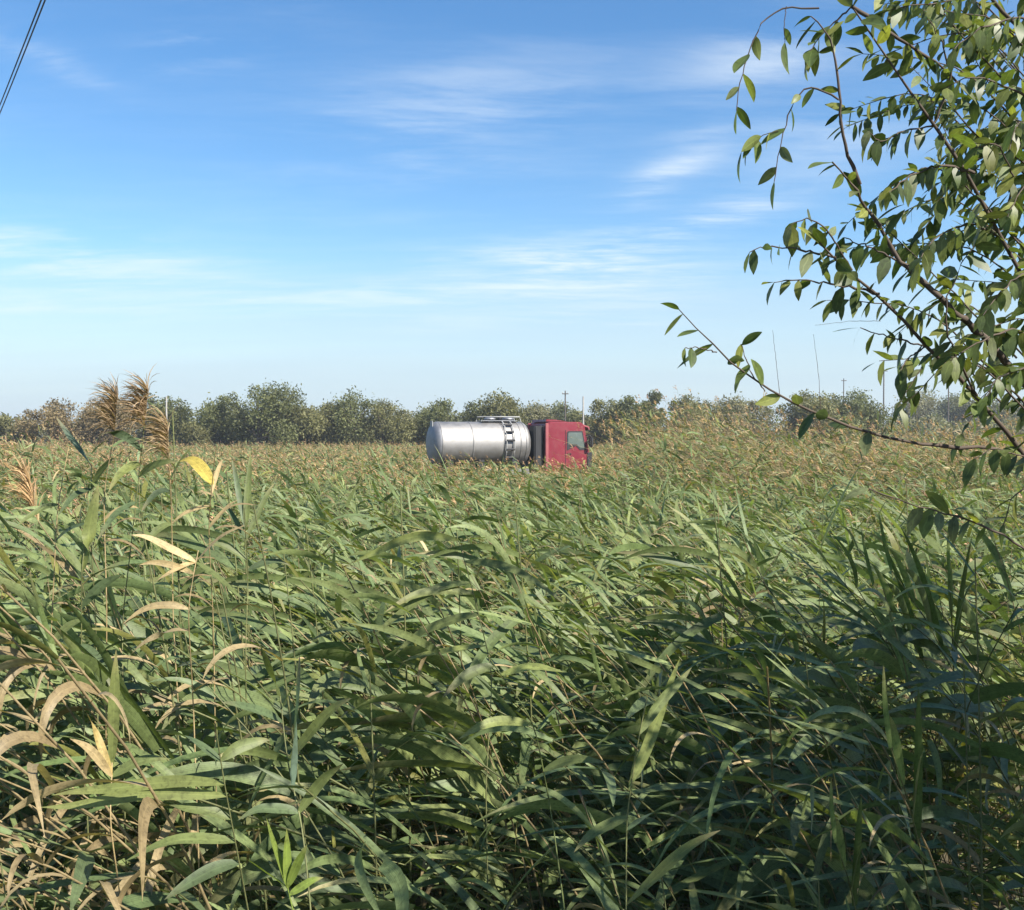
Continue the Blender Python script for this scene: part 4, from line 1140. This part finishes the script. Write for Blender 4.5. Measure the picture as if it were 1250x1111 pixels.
TW = [
    # low bare branch pointing left
    ([(1215, 548, 2.8), (1118, 543, 2.7), (1050, 526, 2.6), (990, 502, 2.55), (934, 478, 2.5), (904, 451, 2.48), (870, 425, 2.45), (851, 395, 2.42), (829, 378, 2.4)], 0.0048, 0.0009, 0.055, 0.42),
    ([(875, 430, 2.45), (850, 424, 2.43), (836, 425, 2.42)], 0.0015, 0.0008, 0.03, 0.5),
    ([(934, 478, 2.5), (915, 452, 2.5), (905, 420, 2.5)], 0.0015, 0.0008, 0.05, 0.6),
    ([(1148, 363, 2.6), (1100, 321, 2.6), (1075, 280, 2.6), (1045, 232, 2.55), (1016, 198, 2.5)], 0.006, 0.0015, 0.035, 0.1),
    ([(1250, 470, 2.75), (1200, 410, 2.7), (1148, 363, 2.6)], 0.008, 0.006, 0.05, 0.1),
    ([(1050, 225, 2.55), (1029, 170, 2.52), (1024, 122, 2.5), (1021, 70, 2.5), (1008, 30, 2.48), (990, 20, 2.48)], 0.004, 0.0012, 0.06, 0.35),
    ([(1040, 8, 2.5), (1000, 45, 2.5), (985, 70, 2.5)], 0.002, 0.001, 0.018, 0.3),
    ([(1024, 122, 2.5), (985, 100, 2.5), (960, 140, 2.5), (950, 190, 2.5), (945, 222, 2.5)], 0.002, 0.0008, 0.05, 0.2),
    ([(950, 160, 2.5), (930, 165, 2.5), (905, 185, 2.5)], 0.001, 0.0007, 0.022, 0.2),
    ([(1000, 10, 2.5), (955, 8, 2.5), (935, 20, 2.5), (922, 40, 2.5), (913, 70, 2.5), (900, 105, 2.5), (899, 135, 2.5)], 0.002, 0.0009, 0.05, 0.5),
    ([(960, 8, 2.5), (957, 30, 2.5), (958, 52, 2.5)], 0.001, 0.0007, 0.04, 0.6),
    ([(1040, 8, 2.5), (1100, 50, 2.55), (1140, 75, 2.6), (1190, 120, 2.65)], 0.004, 0.002, 0.03, 0.1),
    ([(1073, 359, 2.62), (1020, 345, 2.6), (980, 342, 2.6), (945, 345, 2.58)], 0.003, 0.001, 0.032, 0.2),
    ([(1020, 314, 2.55), (980, 305, 2.5), (940, 300, 2.5), (915, 308, 2.5)], 0.0025, 0.001, 0.030, 0.1),
    ([(1040, 330, 2.58), (1010, 280, 2.5), (985, 262, 2.5), (965, 275, 2.5)], 0.0025, 0.001, 0.024, 0.2),
    ([(1100, 321, 2.6), (1060, 300, 2.6), (1030, 290, 2.6)], 0.0025, 0.001, 0.024, 0.2),
    ([(1130, 423, 2.7), (1080, 410, 2.7), (1050, 400, 2.7)], 0.002, 0.001, 0.05, 0.3),
    ([(1130, 423, 2.7), (1105, 440, 2.65), (1100, 455, 2.6)], 0.002, 0.001, 0.022, 0.5),
    ([(1193, 483, 2.75), (1150, 400, 2.6), (1160, 340, 2.6), (1190, 300, 2.6)], 0.003, 0.001, 0.022, 0.15),
    ([(1290, 420, 2.75), (1230, 400, 2.6), (1190, 420, 2.5), (1160, 440, 2.5)], 0.004, 0.001, 0.020, 0.2),
    ([(1290, 440, 2.75), (1250, 450, 2.6), (1215, 460, 2.5), (1200, 490, 2.5)], 0.003, 0.001, 0.022, 0.2),
    ([(1218, 288, 2.7), (1180, 270, 2.6), (1140, 290, 2.55), (1120, 320, 2.5)], 0.003, 0.001, 0.020, 0.1),
    ([(1218, 288, 2.7), (1240, 220, 2.6), (1215, 170, 2.5), (1190, 180, 2.5)], 0.003, 0.001, 0.020, 0.1),
    ([(1189, 211, 2.65), (1150, 200, 2.6), (1110, 215, 2.55), (1085, 235, 2.5)], 0.003, 0.001, 0.020, 0.1),
    ([(1138, 154, 2.6), (1100, 160, 2.6), (1075, 175, 2.55), (1060, 160, 2.5)], 0.002, 0.001, 0.022, 0.1),
    ([(1138, 154, 2.6), (1160, 100, 2.6), (1150, 50, 2.55), (1130, 20, 2.5)], 0.003, 0.001, 0.020, 0.1),
    ([(1340, 140, 2.7), (1270, 130, 2.6), (1220, 100, 2.55), (1180, 90, 2.5), (1150, 110, 2.5)], 0.004, 0.001, 0.018, 0.1),
    ([(1320, 60, 2.7), (1250, 20, 2.6), (1200, 30, 2.55), (1165, 60, 2.5)], 0.004, 0.001, 0.018, 0.1),
    ([(1290, 300, 2.8), (1255, 330, 2.6), (1225, 350, 2.5), (1200, 385, 2.45)], 0.003, 0.001, 0.020, 0.1),
    ([(1340, 220, 2.9), (1280, 200, 2.7), (1245, 230, 2.6), (1230, 265, 2.5)], 0.003, 0.001, 0.020, 0.1),
    ([(1290, 20, 2.9), (1240, -20, 2.8), (1170, 0, 2.7), (1100, 10, 2.6)], 0.003, 0.001, 0.024, 0.1),
    # shaded lower shoots in front of the reeds
    ([(1330, 560, 2.8), (1260, 560, 2.7), (1210, 545, 2.6), (1190, 560, 2.6)], 0.003, 0.001, 0.022, 0.2),
    ([(1330, 600, 2.7), (1260, 590, 2.6), (1235, 600, 2.6), (1225, 640, 2.6)], 0.003, 0.001, 0.03, 0.3),
    ([(1300, 700, 2.6), (1200, 640, 2.5), (1120, 618, 2.45), (1060, 596, 2.4)], 0.003, 0.001, 0.030, 0.45),
    # thin bare shoots standing against the sky
    ([(952, 486, 2.53), (948, 445, 2.53), (943, 403, 2.53)], 0.0006, 0.0003, None, 0.2),
    ([(1002, 506, 2.56), (999, 455, 2.56), (993, 408, 2.56)], 0.0006, 0.0003, None, 0.2),
    ([(1075, 392, 2.63), (1040, 392, 2.6), (995, 397, 2.6)], 0.0006, 0.0003, None, 0.2),
]
for pts, r0, r1, sp, t0 in TW:
    branch(pxpath(pts), r0 * 1.15, r1 * 1.15, sp, t0, name='twig', n_=18)

# the rest of the crown, beyond the right edge of the photo: enlarged and trimmed so its shadow falls on the reeds at lower right
def outside(P):
    dz = P[2] - 2.1
    xs, ys = P[0] - 0.89 * dz, P[1] + 0.67 * dz  # where the shadow of this point lands on the reeds
    return P[0] > 0.60 * max(P[1], 0.2) + 0.25 and xs > 0.25 + 0.10 * (ys - 4) + r.normal(0, 0.15) and ys < 7.8 + r.normal(0, 0.4)
ncl = 0
while ncl < 60:
    a = r.uniform(0, 2 * math.pi); q = math.sqrt(r.uniform(0.02, 1))
    tip = np.array([4.9 + 3.1 * q * math.cos(a), 2.3 + 2.6 * q * math.sin(a), 0])
    tip[2] = 3.5 + r.uniform(0.1, 1) * 3.3 * math.sqrt(max(0.05, 1 - q * q * 0.9))
    if not outside(tip): continue
    ncl += 1
    b0 = base + np.array([0.05, 0, 0.5])
    mid = b0 * 0.45 + tip * 0.55 + np.array([0.15, 0, 0.35]) + r.normal(0, 0.15, 3)
    P = branch([b0, mid, tip], 0.018, 0.003, None, name='limb', n_=14)
    for j in range(9):
        st = P[int(r.integers(6, 14))]
        en = st + r.normal(0, 0.45, 3)
        if not outside(en): continue
        Q = spline([st, (st + en) / 2 + r.normal(0, 0.05, 3), en], 8)
        for kq in range(100):
            c_ = Q[int(r.integers(1, 8))] + r.normal(0, 0.10, 3)
            if not outside(c_): continue
            put_leaf(c_, r.normal(0, 1, 3) + np.array([0, 0, -0.6]), r.uniform(0.08, 0.12), True)
# fuller foliage at the upper right, further back in the crown
for i in range(40):
    P0 = at(r.uniform(1130, 1280), r.uniform(-40, 430), r.uniform(2.9, 3.6))
    P1 = P0 + np.array([-r.uniform(0.1, 0.3), r.normal(0, 0.1), r.normal(-0.05, 0.12)])
    branch([P0 + np.array([0.25, 0.1, -0.2]), P0, P1], 0.003, 0.001, 0.022, 0.1, name='twig', n_=10, bulk_only=True)
BL = np.array(BL)
nb = len(BL); dv = BL[:, 3:6]
v, f, c, u = leaf_strips(BL[:, :3], np.arctan2(dv[:, 1], dv[:, 0]), np.arcsin(np.clip(dv[:, 2], -1, 1)), r.uniform(0.2, 0.8, nb), BL[:, 6], BL[:, 6] * r.uniform(.33, .46, nb), r.normal(0, .2, nb),
                         r.normal(0, .7, nb), r.normal(0, .3, nb), LEAFCOL[r.integers(0, 6, nb)] * r.uniform(0.8, 1.2, (nb, 1)), 4, None, None, None, 'ovate')
fo = link('foliage', mesh_np('foliage', v, f, M_TREE_LEAF, c, u), tree)
fo['kind'] = 'stuff'
print('tree leaves', leaf_count[0], nb)

# ------------------------------------------------------------------ haze: the air of the place
m, n, l = new_mat('haze_air')
pv = N(n, 'ShaderNodeVolumePrincipled'); setin(pv, Density=0.0005, Anisotropy=0.2)
pv.inputs['Color'].default_value = (0.86, 0.92, 1.0, 1)
o = N(n, 'ShaderNodeOutputMaterial'); l.new(pv.outputs[0], o.inputs['Volume'])
bm = bmesh.new()
bmesh.ops.create_cube(bm, size=1, matrix=Matrix.Translation((0, 1300, 10.0)) @ Matrix.Diagonal((5200, 3700, 24, 1)))
me = bpy.data.meshes.new('haze'); bm.to_mesh(me); bm.free(); me.materials.append(m)
tag(link('haze', me), 'thin bluish autumn haze over the whole field', 'haze', kind='stuff')
